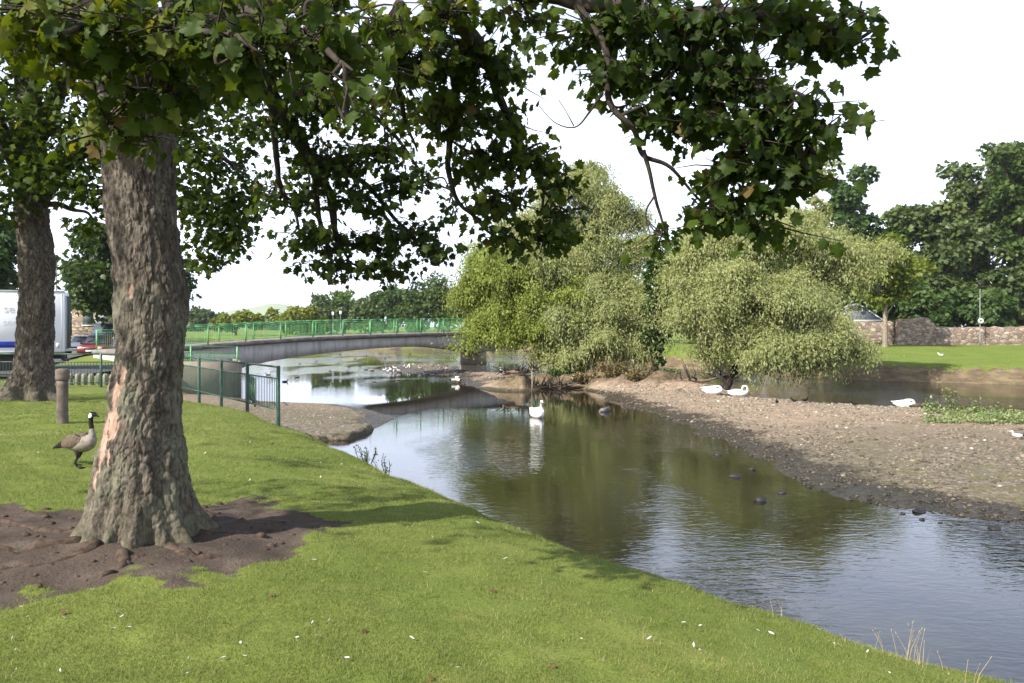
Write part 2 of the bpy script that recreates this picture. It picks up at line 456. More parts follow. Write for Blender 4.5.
def far_ground():
    k = NT('far_bank_ground'); c = k.coord()
    g = k.mix(k.rampf(k.noise(c, .5, 5, .65), .35, .65), (.15, .21, .038), (.20, .255, .052))
    g = k.mix(k.rampf(k.noise(c, 3, 5, .7), .5, .75, 0, .5), g, (.17, .19, .05))
    e = k.ramp(k.noise(k.map(c, (.5, .5, 2.4)), 1.6, 6, .72), [(.28, (.085, .065, .042)), (.5, (.21, .16, .10)), (.62, (.31, .25, .145)), (.75, (.19, .20, .07))])
    col = k.mix(k.rampf(k.math('ADD', k.attr('soil'), k.math('MULTIPLY', k.math('SUBTRACT', k.noise(c, 3, 4, .7), .5), .5)), .4, .6), g, e)
    return k.done(k.pbsdf(col, .95, .1, k.bump(k.noise(k.map(c, (1, 1, 2.5)), 2.6, 6, .75), 1.0, .35)))
M['grass_ground'] = grass_ground()
M['gravel'] = gravel_ground('river_gravel', 1.0, 0)
M['slip_gravel'] = gravel_ground('slipway_gravel', .8, 0)
M['far_ground'] = far_ground()
M['bed'] = plain('river_bed_mud', (.05, .042, .026), .9, .1)

gpts = np.stack([fx, fy, np.zeros_like(fx)], 1)
gwet = smooth(WATER + .21, WATER + .05, gz + .03 * fbm(gpts * 1.5, 3, 15))
island_sd = -sdist(fx, fy, ISLAND)
gwarm = np.clip(np.where(gzone == 2, smooth(20, 31, fy + 1.5 * fbm(gpts * .35, 3, 16)) * (1 - .8 * gwet), .6 * smooth(31.5, 34.5, fy + fbm(gpts * .5, 2, 17)) * smooth(0, 2, -fx)), 0, 1)
for zi, (nm, mt) in enumerate([('grass_bank', 'grass_ground'), ('far_bank', 'far_ground'), ('gravel_bar', 'gravel'), ('gravel_islet', 'gravel'), ('gravel_slipway', 'slip_gravel'), ('riverbed', 'bed')]):
    q = quads[qzone == zi]
    used, inv = np.unique(q, return_inverse=True)
    v = np.stack([fx[used], fy[used], gz[used]], 1)
    so = gsoil if zi in (0, 1, 2) else gsoil * 0
    o = obj(nm, v, inv.reshape(-1, 4), M[mt], None, {'soil': so[used], 'wet': gwet[used], 'warm': gwarm[used]}, True)
    tag(o, kind='structure')

# --- water
def water_mat():
    k = NT('river_water'); c = k.coord()
    sep = k.n('ShaderNodeSeparateXYZ'); k.set(sep.inputs[0], c)
    patches = k.rampf(k.noise(k.map(c, (.9, .35, 1)), .22, 3, .55), .40, .60, .15, 1.25)
    near = k.rampf(sep.outputs['Y'], 38, 15, .05, 1.0)
    beyond = k.rampf(sep.outputs['Y'], 48, 70, 0, .9)
    chan = k.math('MULTIPLY', k.rampf(sep.outputs['X'], 9.5, 13), k.rampf(sep.outputs['Y'], 33, 38, 0, .8))
    amp = k.math('MULTIPLY', k.math('ADD', k.math('ADD', near, beyond), chan), patches)
    w1 = k.noise(k.map(c, (1.0, 2.1, 1), (0, 0, R(-24))), 2.6, 2, .5, .8)
    w2 = k.noise(k.map(c, (1.0, 2.4, 1), (0, 0, R(18))), 6.5, 2, .5, .4)
    w3 = k.noise(k.map(c, (1.0, 1.8, 1)), 12, 2, .5)
    h = k.math('ADD', k.math('ADD', w1, k.math('MULTIPLY', w2, .36)), k.math('MULTIPLY', w3, .07))
    nrm = k.bump(h, k.math('MULTIPLY', amp, .34), .075)
    body = k.n('ShaderNodeBsdfDiffuse'); k.set(body.inputs['Color'], (.016, .0135, .008)); 
    gl = k.n('ShaderNodeBsdfGlossy'); k.set(gl.inputs['Roughness'], .012); k.set(gl.inputs['Normal'], nrm); k.set(gl.inputs['Color'], (.97, .98, 1))
    fr = k.n('ShaderNodeFresnel'); fr.inputs['IOR'].default_value = 1.55; k.set(fr.inputs['Normal'], nrm)
    mx = k.n('ShaderNodeMixShader'); k.set(mx.inputs[0], fr.outputs[0])
    k.t.links.new(body.outputs[0], mx.inputs[1]); k.t.links.new(gl.outputs[0], mx.inputs[2])
    return k.done(mx.outputs[0])
M['water'] = water_mat()
o = obj('river_water', [(-70, -40, WATER), (150, -40, WATER), (150, 145, WATER), (-70, 145, WATER)], np.array([[0, 1, 2, 3]]), M['water'])
tag(o, kind='structure')

# ------------------------------------------------------------------ foliage
def unit(v): return v / (np.linalg.norm(v, axis=-1, keepdims=True) + 1e-9)

def place(tv, tf, org, d, n, scale, width=None):
    """copies of a flat template (x = along d, y = across, z = along n) as one vertex and face array"""
    N, k = len(org), len(tv)
    d = unit(d); s = unit(np.cross(n, d)); n = np.cross(d, s)
    scale = np.broadcast_to(scale, (N,)); width = scale if width is None else np.broadcast_to(width, (N,))
    v = (org[:, None, :] + tv[None, :, 0, None] * (d * scale[:, None])[:, None, :]
         + tv[None, :, 1, None] * (s * width[:, None])[:, None, :] + tv[None, :, 2, None] * (n * scale[:, None])[:, None, :])
    f = tf[None] + (np.arange(N) * k)[:, None, None]
    return v.reshape(-1, 3), f.reshape(-1, tf.shape[1])

# a five-lobed sycamore leaf: half outline mirrored, as a fan of triangles, folded a little along the midrib
_half = [(0.0, 0.0), (-.06, .20), (-.13, .30), (.05, .36), (.10, .52), (.26, .42), (.33, .40), (.44, .62), (.57, .52), (.66, .28), (.80, .25), (.86, .12), (1.02, 0.0)]
_mid = [(.30, 0, .0), (.62, 0, .0)]
def sycamore_template():
    up = [(x, y, -.45 * y * y - .38 * max(0, x - .35) ** 2 - .16 * abs(y) + .05 * math.sin(9 * x + 5 * abs(y))) for x, y in _half]
    v = [(x, y, z + .02) for x, y, z in [(.34, 0, .03)]] + up
    n = len(up)
    v += [(x, -y, z) for x, y, z in up[1:-1]]
    f = [(0, i + 1, i + 2) for i in range(n - 1)]
    dn = lambda i: 1 if i == 0 else (n if i == n - 1 else n + i)
    f += [(0, dn(i + 1), dn(i)) for i in range(n - 1)]
    return np.array(v, float), np.array(f)
SYC_V, SYC_F = sycamore_template()
# a coarser lobed leaf for trees farther off
LOB_V = np.array([(0, 0, 0), (.1, .42, -.08), (.38, .30, -.02), (.5, .55, -.12), (.7, .22, -.05), (1, 0, -.12), (.7, -.22, -.05), (.5, -.55, -.12), (.38, -.30, -.02), (.1, -.42, -.08)], float)
LOB_F = np.array([(0, 1, 2), (2, 3, 4), (4, 5, 6), (6, 7, 8), (8, 9, 0), (0, 2, 8), (2, 4, 8), (4, 6, 8)])
OVA_V = np.array([(0, 0, 0), (.35, .30, -.05), (.75, .20, -.06), (1, 0, -.1), (.75, -.20, -.06), (.35, -.30, -.05)], float)
OVA_F = np.array([(0, 1, 5), (1, 2, 5), (2, 4, 5), (2, 3, 4)])
SLIM_V = np.array([(0, 0, 0), (.45, .5, 0), (1, 0, -.12), (.45, -.5, 0)], float)
SLIM_F = np.array([(0, 1, 3), (1, 2, 3)])

def randdir(n, r=rng): return unit(r.normal(size=(n, 3)))

class Wood:
    """branches gathered into one mesh"""
    def __init__(s): s.mb = MB()
    def limb(s, ctrl, n=7, per=6, wob=0.0, seed=0):
        c = spline(ctrl, per)
        if wob:
            L = np.cumsum(np.r_[0, np.linalg.norm(np.diff(c[:, :3], axis=0), axis=1)])
            for a in range(3): c[:, a] += wob * fbm(np.stack([L * 2.2 + seed, np.full_like(L, seed * 3.1 + a), L * 0], 1), 3, seed + a) * np.minimum(1, L * 3)
        s.mb.tube(c[:, :3], np.maximum(c[:, 3], .003), n)
        return c
    def build(s, name, mat, parent): return s.mb.build(name, mat, parent, True)

# ------------------------------------------------------------------ the trunks
def make_trunk(path, nth, dz, flares, seed, name, parent, peels=(), lichen=.85, bark_amp=.010, crack_scale=15.0, squash=1.0):
    """path: rows of z, x, y, r; flares: (angle, spread, reach) of the buttress roots"""
    p = np.asarray(path, float)
    zs = np.arange(p[0, 0], p[-1, 0] + dz / 2, dz)
    sp_ = spline(p, 24); sp_ = sp_[np.argsort(sp_[:, 0])]
    cx, cy, r0 = [np.interp(zs, sp_[:, 0], sp_[:, i]) for i in (1, 2, 3)]
    th = np.linspace(0, 2 * math.pi, nth, endpoint=False)
    Z, T = np.meshgrid(zs, th, indexing='ij')
    Rr = np.repeat(r0[:, None], nth, 1)
    z0 = p[0, 0]
    hgt = Z - z0
    fl = np.zeros_like(Rr)
    for a, sprd, reach in flares:
        dth = (T - a + math.pi) % (2 * math.pi) - math.pi
        wob_ = .10 * np.sin(hgt * 5 + a * 3)
        fl += reach * np.exp(-((dth + wob_) / sprd) ** 2) * 1.25 * np.exp(-hgt / .27) + .08 * reach * np.exp(-((dth + wob_) / (sprd * 1.5)) ** 2) * np.exp(-hgt / .65)
    pts = np.stack([np.cos(T) * Rr, np.sin(T) * Rr, Z], -1).reshape(-1, 3)
    q = pts * np.array([1, 1, .38]) * crack_scale
    q = q + .55 * np.stack([fbm(pts * 9, 3, seed + 5), fbm(pts * 9, 3, seed + 6), fbm(pts * 9, 3, seed + 7)], 1)
    d1, d2, rid = cells(q, seed)
    gap = (d2 - d1).reshape(Rr.shape)
    d1b, d2b, ridb = cells(q * 2.3, seed + 40)
    gapb = (d2b - d1b).reshape(Rr.shape)
    rough = fbm(pts * np.array([26, 26, 9]), 4, seed + 11).reshape(Rr.shape)
    lump = fbm(pts * np.array([2.6, 2.6, 1.5]), 3, seed + 12).reshape(Rr.shape)
    plate = smooth(0, .30, gap) * .75 + .35 * smooth(0, .28, gapb) + .55 * (rid.reshape(Rr.shape) - .5)
    peel = np.zeros_like(Rr)
    for (pa, pz, ra, rz) in peels:
        dth = ((T - pa + math.pi) % (2 * math.pi) - math.pi) * Rr
        dd = np.hypot(dth / ra, (Z - pz) / rz) + .55 * lump + .75 * rough
        peel = np.maximum(peel, smooth(1.05, .85, dd))
    fade = np.clip(hgt / .5, .3, 1)
    rad = Rr + fl + .035 * lump * np.minimum(1, .4 + hgt) + bark_amp * (plate - .5) * (1 - peel) * fade + .014 * rough - .5 * bark_amp * peel
    X = cx[:, None] + np.cos(T) * rad; Y = cy[:, None] + np.sin(T) * rad * squash
    v = np.stack([X, Y, Z - .16 * np.minimum(fl, .8) * np.exp(-hgt / .1)], -1).reshape(-1, 3)
    nz = len(zs)
    a = np.arange(nz - 1)[:, None] * nth + np.arange(nth)[None]
    b = np.arange(nz - 1)[:, None] * nth + (np.arange(nth)[None] + 1) % nth
    f = np.stack([a, b, b + nth, a + nth], -1).reshape(-1, 4)
    crack = smooth(.20, .0, gap) * (1 - peel) * .72 * fade * smooth(-.6, .35, rough + .5 * lump)
    mossm = np.exp(-np.clip(hgt, 0, 9) / .22) * .85
    lic = lichen * smooth(2.35, 1.35, Z + .25 * lump)
    return obj(name, v, f, M['bark'], parent, {'crack': crack.ravel(), 'peel': peel.ravel(), 'moss': mossm.ravel(), 'lichen': (lic * np.ones_like(Z)).ravel()}, True)

def px_trunk(rows, Y, slim=1.0):
    """rows of py, px centre, half width in pixels at depth Y -> z, x, y, r"""
    return [(EYE - (py - HY) / F * Y, (px - CX) / F * Y, Y, slim * hw / F * Y) for py, px, hw in rows]

YT = 6.4
tree = empty('sycamore_tree', (0, 0, 0), 0, 'large sycamore with pinkish peeling patches on its trunk, rooted in bare earth, overhanging the river', 'tree')
main_path = px_trunk([(560, 140, 49), (500, 139, 45), (470, 139, 43), (430, 142, 40), (400, 145, 38), (370, 148, 37.5), (340, 150, 38), (300, 151.5, 38.5), (270, 148.5, 36.5), (220, 144.5, 35.5), (180, 140, 36), (140, 137, 40), (105, 130, 45), (70, 122, 47), (45, 120, 38)], YT, .88)
def ang(px_off, front=True):       # angle on the trunk for a given sideways offset as a share of the radius
    s = max(-.98, min(.98, px_off))
    return math.atan2(-math.sqrt(1 - s * s), s)
make_trunk(main_path, 420, .0085, [(R(204), .24, .30), (R(240), .17, .24), (R(263), .12, .14), (R(285), .17, .21), (R(312), .14, .14), (R(340), .20, .26), (R(35), .4, .4), (R(120), .5, .35)], 3, 'trunk', tree,
           [(ang(-.72), EYE - (430 - HY) / F * YT, .055, .13), (ang(-.42), EYE - (420 - HY) / F * YT, .045, .12), (ang(-.5), EYE - (395 - HY) / F * YT, .04, .10),
            (ang(-.30), EYE - (372 - HY) / F * YT, .035, .10), (ang(-.65), EYE - (455 - HY) / F * YT, .03, .11), (ang(-.1), EYE - (295 - HY) / F * YT, .03, .05),
            (ang(-.75), EYE - (478 - HY) / F * YT, .05, .07), (ang(-.35), EYE - (448 - HY) / F * YT, .02, .06)])

def pl(rows): return [tuple(P(a, b, d)) + (r,) for a, b, d, r in rows]
W = {}
def limb(name, rows, wob=.05, seed=1, n=8):
    wd = W.setdefault(name, Wood())
    return wd.limb(pl(rows), n, 7, wob, seed)
skeleton = []
def L(name, rows, wob=.05, seed=1, n=8): skeleton.append(limb(name, rows, wob, seed, n))
L('limb_up', [(122, 95, 6.4, .30), (115, 55, 6.4, .24), (95, -10, 6.3, .18), (60, -110, 6.1, .13), (30, -260, 5.9, .09), (0, -430, 5.7, .03)], .06, 1, 10)
L('limb_left', [(112, 75, 6.4, .22), (80, 45, 6.2, .15), (30, 0, 5.8, .12), (-60, -60, 5.3, .09), (-180, -110, 4.9, .04)], .06, 2, 10)
L('limb_back', [(135, 90, 6.5, .24), (165, 60, 6.8, .20), (190, -20, 7.4, .16), (210, -160, 8, .11), (240, -330, 8.6, .04)], .06, 3, 10)
L('limb_drooping', [(140, 105, 6.5, .20), (178, 82, 6.8, .155), (215, 70, 7.2, .125), (252, 82, 7.8, .105), (284, 112, 8.3, .09), (308, 155, 8.7, .07), (326, 195, 8.9, .055), (340, 235, 9.1, .035), (352, 262, 9.2, .012)], .05, 4)
L('limb_drooping', [(255, 83, 7.8, .06), (282, 66, 8.2, .05), (318, 70, 8.6, .04), (360, 100, 8.8, .03), (400, 140, 8.9, .02), (430, 190, 8.9, .01)], .05, 5, 6)
L('limb_drooping', [(272, 98, 8.1, .05), (276, 140, 8.4, .035), (280, 175, 8.6, .028), (288, 205, 8.7, .02), (296, 238, 8.8, .008)], .05, 6, 6)
L('limb_drooping', [(308, 155, 8.7, .05), (345, 170, 9, .035), (385, 205, 9.2, .025), (415, 240, 9.2, .018), (440, 262, 9.1, .008)], .05, 7, 6)
L('limb_drooping', [(316, 172, 8.8, .045), (318, 215, 9, .03), (330, 250, 9, .02), (338, 275, 9, .008)], .05, 8, 6)
L('limb_overhanging', [(150, 70, 6.4, .22), (200, 30, 6.1, .165), (260, 0, 5.9, .14), (340, -22, 5.7, .12), (450, -26, 5.5, .10), (560, -8, 5.3, .062), (650, 18, 5.1, .045), (720, 55, 5, .035), (780, 110, 4.85, .03), (815, 165, 4.8, .010)], .05, 9, 10)
L('limb_overhanging', [(575, 0, 5.3, .034), (600, 48, 5.2, .026), (607, 85, 5.15, .022), (615, 112, 5.1, .021), (634, 132, 5.1, .019), (645, 158, 5.12, .017), (668, 168, 5.15, .014), (690, 190, 5.2, .010), (712, 212, 5.25, .008)], .03, 10, 6)
L('limb_overhanging', [(643, 150, 5.12, .017), (652, 175, 5.15, .014), (660, 205, 5.2, .011), (668, 235, 5.2, .006)], .025, 11, 5)
L('limb_overhanging', [(655, 195, 5.15, .009), (646, 212, 5.2, .007), (650, 232, 5.2, .003)], .02, 111, 4)
L('limb_overhanging', [(603, 92, 5.15, .013), (590, 112, 5.2, .009), (575, 127, 5.2, .006), (556, 122, 5.25, .004), (540, 104, 5.25, .002)], .02, 112, 4)
L('limb_overhanging', [(574, 126, 5.2, .005), (566, 112, 5.2, .003), (558, 100, 5.2, .002)], .01, 113, 4)
L('limb_overhanging', [(650, 22, 5.1, .055), (730, 14, 4.9, .04), (800, 22, 4.8, .025), (862, 36, 4.75, .008)], .04, 12, 6)
L('limb_overhanging', [(690, 38, 5.05, .04), (710, 90, 5.1, .03), (735, 150, 5.1, .02), (762, 210, 5.1, .008)], .04, 13, 6)
L('limb_overhanging', [(735, 70, 4.95, .03), (770, 90, 4.8, .02), (800, 95, 4.7, .012), (828, 110, 4.6, .005)], .04, 14, 6)
L('limb_middle', [(440, 3, 5.5, .085), (478, 40, 6.1, .06), (496, 85, 6.7, .045), (508, 118, 7, .034), (530, 165, 7.2, .022), (556, 205, 7.3, .012), (572, 225, 7.3, .005)], .04, 15, 7)
L('limb_middle', [(470, 32, 6, .05), (455, 80, 6.6, .04), (448, 130, 7, .032), (446, 168, 7.2, .026), (458, 200, 7.3, .02), (486, 232, 7.4, .014), (530, 250, 7.4, .006)], .04, 16, 7)
L('limb_middle', [(446, 168, 7.2, .018), (462, 172, 7.3, .014), (490, 190, 7.3, .01), (540, 215, 7.3, .004)], .03, 17, 5)
L('limb_middle', [(400, 5, 5.6, .05), (395, 60, 6.2, .035), (405, 110, 6.8, .02), (420, 150, 7, .008)], .04, 18, 6)
L('limb_near', [(142, 80, 6.3, .13), (140, 40, 5.4, .09), (120, 8, 4.5, .055), (90, 20, 3.9, .025), (60, 40, 3.6, .008)], .04, 19, 7)
L('limb_near', [(240, 18, 5.9, .07), (270, 20, 5, .045), (300, 32, 4.2, .03), (330, 50, 3.7, .016), (348, 72, 3.5, .005)], .04, 20, 7)
L('limb_near', [(120, 8, 4.5, .04), (160, 15, 4, .03), (210, 35, 3.7, .018), (260, 55, 3.5, .006)], .04, 21, 6)
SK = np.concatenate(skeleton)

# leaf clumps: px, py, distance, half width, half height in pixels, depth half size in m, sprays, kind of limb
clumps = [
 # right mass over the river
 (590, 28, 5.4, 45, 26, .45, 30), (650, 22, 5.1, 50, 28, .5, 36), (720, 25, 5.0, 55, 28, .5, 36), (790, 20, 4.8, 40, 22, .4, 24), (845, 12, 4.75, 28, 14, .25, 11), (858, 36, 4.75, 14, 9, .15, 5), (815, 34, 4.8, 22, 12, .2, 6),
 (625, 68, 5.2, 36, 28, .4, 22), (680, 72, 5.1, 42, 34, .5, 30), (735, 80, 5.0, 38, 34, .5, 26), (785, 108, 4.75, 36, 24, .35, 20), (812, 122, 4.65, 20, 18, .25, 9), (700, 118, 5.1, 38, 26, .45, 22),
 (750, 138, 4.95, 40, 26, .4, 24), (790, 165, 4.85, 32, 24, .3, 16), (725, 170, 5.1, 30, 22, .35, 13), (765, 195, 5.0, 34, 20, .3, 14), (735, 212, 5.15, 32, 14, .25, 9), (700, 216, 5.25, 20, 12, .2, 5), (665, 240, 5.2, 11, 13, .12, 4), (772, 226, 5.05, 22, 9, .2, 5), (640, 105, 5.15, 16, 16, .2, 4),
 # middle mass
 (455, 55, 6.3, 40, 34, .5, 26), (500, 70, 6.5, 34, 26, .4, 12), (405, 60, 6.2, 40, 34, .5, 26), (470, 108, 6.9, 40, 28, .4, 22), (508, 118, 7, 26, 30, .4, 14), (528, 160, 7.2, 32, 24, .4, 18), (480, 155, 7.1, 34, 26, .4, 18), (560, 182, 7.3, 16, 18, .3, 6),
 (498, 200, 7.3, 32, 22, .4, 16), (545, 232, 7.4, 30, 20, .3, 15), (510, 235, 7.4, 26, 15, .3, 9), (560, 212, 7.3, 14, 12, .2, 4), (432, 110, 6.9, 30, 32, .4, 16),
 # drooping mass farther out
 (290, 85, 8.1, 42, 24, .5, 22), (335, 110, 8.5, 42, 28, .5, 26), (285, 130, 8.4, 30, 24, .4, 13), (330, 160, 8.8, 45, 26, .5, 26), (375, 150, 8.9, 40, 28, .5, 24), (300, 195, 8.8, 40, 22, .5, 18), (360, 195, 9, 45, 24, .5, 24),
 (410, 180, 9, 34, 26, .5, 16), (310, 238, 9, 40, 20, .5, 17), (365, 240, 9.2, 42, 22, .5, 22), (415, 232, 9.2, 38, 22, .5, 18), (440, 250, 9.1, 24, 14, .4, 8), (325, 265, 9, 34, 9, .4, 9), (385, 268, 9.2, 40, 12, .4, 13), (268, 190, 8.7, 16, 20, .3, 6), (455, 205, 9, 14, 14, .3, 4), (395, 110, 8.7, 34, 22, .4, 14),
 # near leaves over the trunk
 (40, 25, 3.8, 60, 26, .35, 22), (110, 25, 3.9, 55, 30, .4, 26), (180, 30, 3.9, 55, 30, .4, 26), (245, 45, 3.8, 50, 28, .35, 20), (300, 40, 3.9, 45, 34, .35, 17), (345, 40, 4.1, 36, 36, .3, 13), (340, 80, 3.6, 26, 16, .15, 5), (390, 25, 4.6, 40, 28, .4, 14),
 (130, 95, 4.4, 34, 26, .25, 11), (118, 130, 4.5, 22, 16, .15, 6), (175, 85, 4.3, 36, 22, .25, 9), (210, 75, 4.4, 40, 24, .3, 10), (60, 60, 4.2, 40, 18, .25, 8), (145, 135, 4.6, 12, 10, .12, 3), (275, 75, 4.2, 26, 14, .2, 5),
 (20, 12, 4.6, 60, 20, .5, 16), (230, 8, 5, 60, 18, .5, 16), (330, 5, 5.2, 60, 16, .5, 18), (450, 8, 5.5, 60, 18, .5, 20), (520, 10, 5.6, 40, 14, .4, 14),
]
def sprays_from(centres, hubs, leaf, tw, r, lean):
    """little twigs carrying leaves: returns leaf origins, directions, normals, sizes and adds the twigs to tw"""
    O, D, Nn, S = [], [], [], []
    for c, h in zip(centres, hubs):
        ax = c - h; ln = np.linalg.norm(ax) + 1e-6
        ax = ax / ln
        tip = c + .16 * (ax + .5 * r.normal(size=3)) * np.array([1, 1, .5]) + np.array([0, 0, -.05])
        base = c - ax * min(ln, .22)
        tw.mb.tube([base, (base + tip) / 2 + .02 * r.normal(size=3), tip], [.006, .0045, .002], 4, 0, False)
        k = r.integers(4, 9)
        for i in range(k):
            t = (i + .5) / k
            p = base + (tip - base) * t
            sd = np.array([r.normal(), r.normal(), -.15 + .35 * r.normal()]); sd /= np.linalg.norm(sd)
            pet = .05 + .07 * r.random()
            o = p + sd * pet
            d = sd * .7 + np.array([0, 0, -.55 - .7 * r.random()]) + .25 * r.normal(size=3)
            n = np.array([0, 0, .9]) + .75 * r.normal(size=3) + lean
            O.append(o); D.append(d); Nn.append(n); S.append(leaf * (.42 + .75 * r.random()))
    return np.array(O), np.array(D), np.array(Nn), np.array(S)

r1 = np.random.default_rng(11)
tw = Wood()
C, H = [], []
for (px, py, Y, rx, ry, rz, n) in clumps:
    c0 = P(px, py, Y)
    n = max(3, int(n * (1.5 if Y > 5.6 else 1.0 if Y > 4.55 else 1.0)))
    u = r1.normal(size=(n, 3)); u = unit(u) * (r1.random((n, 1)) ** .45)
    c = c0 + u * np.array([rx / F * Y, rz, ry / F * Y]) * 1.08
    j = np.argmin(np.linalg.norm(SK[:, :3] - c0, axis=1))
    hub0 = SK[j, :3]
    # a bough from the limb into the clump, then shoots from it
    far = c0 - hub0
    for q in range(2):
        e = c0 + .35 * (r1.normal(size=3)) * np.array([rx / F * Y, rz, ry / F * Y])
        j2 = np.argmin(np.linalg.norm(SK[:, :3] - (hub0 + .3 * r1.normal(size=3) * .3), axis=1))
        tw.limb([tuple(SK[j2, :3]) + (.013,), tuple((SK[j2, :3] + e) / 2 + .08 * r1.normal(size=3)) + (.010,), tuple(e) + (.005,)], 5, 6, .05, int(px + q * 31))
    hubs = c0 + (c - c0) * .35 + .03 * r1.normal(size=c.shape)
    for cc, hh in zip(c, hubs):
        if r1.random() < .55: tw.mb.tube([c0 + .1 * r1.normal(size=3) * (rx / F * Y), hh + .04 * r1.normal(size=3), cc], [.006, .005, .004], 4, 0, False)
    C.append(c); H.append(hubs)
# unseen crown above the picture's edge, shaped to shade limbs and the grass beyond
nb = 1500
u = unit(r1.normal(size=(nb * 3, 3)))
u = u[(u[:, 2] > -.30)][:nb]
rad = (.5 + .5 * r1.random((len(u), 1)))
dome = np.array([-2.6, 5.0, 5.4]) + u * rad * np.array([5.8, 6.0, 5.4])
shx, shy = dome[:, 0] + .91 * dome[:, 2], dome[:, 1] + .83 * dome[:, 2]        # where its shadow lands on the ground
sunlit = (sdist(shx, shy, NEAR_LAND) < .3) & (shy < 7.6) & (shy > 1.5) & (shx > -5.5)
keep = (dome[:, 2] > EYE + (HY + 28) / F * np.maximum(dome[:, 1], .5) + .1) & ~sunlit & (fbm(dome * .7, 2, 9) > -.22) & ~((dome[:, 1] < 3) & (dome[:, 2] < 4.2))
dome = dome[keep]
sh_c, sun_v = [], np.array([-.74 * .777, -.67 * .777, .629])  # unseen sprays added sunward of the farther clumps to shade them
for (px, py, Y, rx, ry, rz, n) in clumps:
    if Y > 4.55:
        m = 8
        c0 = P(px, py, Y) + r1.normal(size=(m, 3)) * np.array([rx / F * Y, rz, ry / F * Y]) * .7
        sh_c.append(c0 + sun_v * r1.uniform(1.0, 4.2, (m, 1)))
sh_c = np.concatenate(sh_c)
hx_, hy_ = sh_c[:, 0] + .91 * sh_c[:, 2], sh_c[:, 1] + .83 * sh_c[:, 2]
sh_c = sh_c[(sh_c[:, 2] > EYE + (HY + 26) / F * np.maximum(sh_c[:, 1], .5) + .1) & ~((sdist(hx_, hy_, NEAR_LAND) < .3) & (hy_ < 7.4) & (hx_ > -5.5)) & (sh_c[:, 2] > 3.6)]
dome = np.concatenate([dome, sh_c])
for (px, py, Y, rx, ry, rz, n) in clumps:                                       # sprays cut from the unseen crown to let sun reach the near ones
    if Y < 4.55 and px < 360:
        rel = dome - P(px, py, Y); al = rel @ sun_v
        dome = dome[~((al > .35) & (np.linalg.norm(rel - al[:, None] * sun_v, axis=1) < 1.9))]
tg = np.stack([r1.uniform(-4.2, .2, 320), r1.uniform(8.2, 13.5, 320)], 1)       # unseen sprays added on the left to throw bands of shade on the lawn
tg = tg[fbm(np.c_[tg[:, 0] * .35, tg[:, 1] * 1.25, tg[:, 0] * 0], 2, 66) > -.02]
hh_ = r1.uniform(4.9, 7.2, len(tg))
dome = np.concatenate([dome, np.c_[tg[:, 0] - .91 * hh_, tg[:, 1] - .83 * hh_, hh_]])
shade = np.array([-5.5, 4.0, 5.7]) + 1.7 * unit(r1.normal(size=(110, 3))) * r1.random((110, 1)) ** .4  # unseen clump added towards the sun to shade the upper trunk
dome = np.concatenate([dome, shade])
C.append(dome); H.append(dome + unit(np.array([-2.9, 6.6, 4.6]) - dome) * .5)
C = np.concatenate(C); H = np.concatenate(H)
O, D, Nn, S = sprays_from(C, H, .090, tw, r1, np.array([-.12, -.1, 0]))
v, f = place(SYC_V, SYC_F, O, D, Nn, S)
rn = np.clip(.5 + .26 * fbm(O * 1.3, 2, 4) + .17 * r1.normal(size=len(O)), 0, .955)
rn = np.where(r1.random(len(O)) < .012, 1.0, rn)
obj('crown', v, f, M['leaf_sycamore'], tree, {'rnd': np.repeat(rn, len(SYC_V))})
tw.build('twigs', M['branch'], tree)
for k_, wd in W.items(): wd.build('limb', M['branch'], tree)

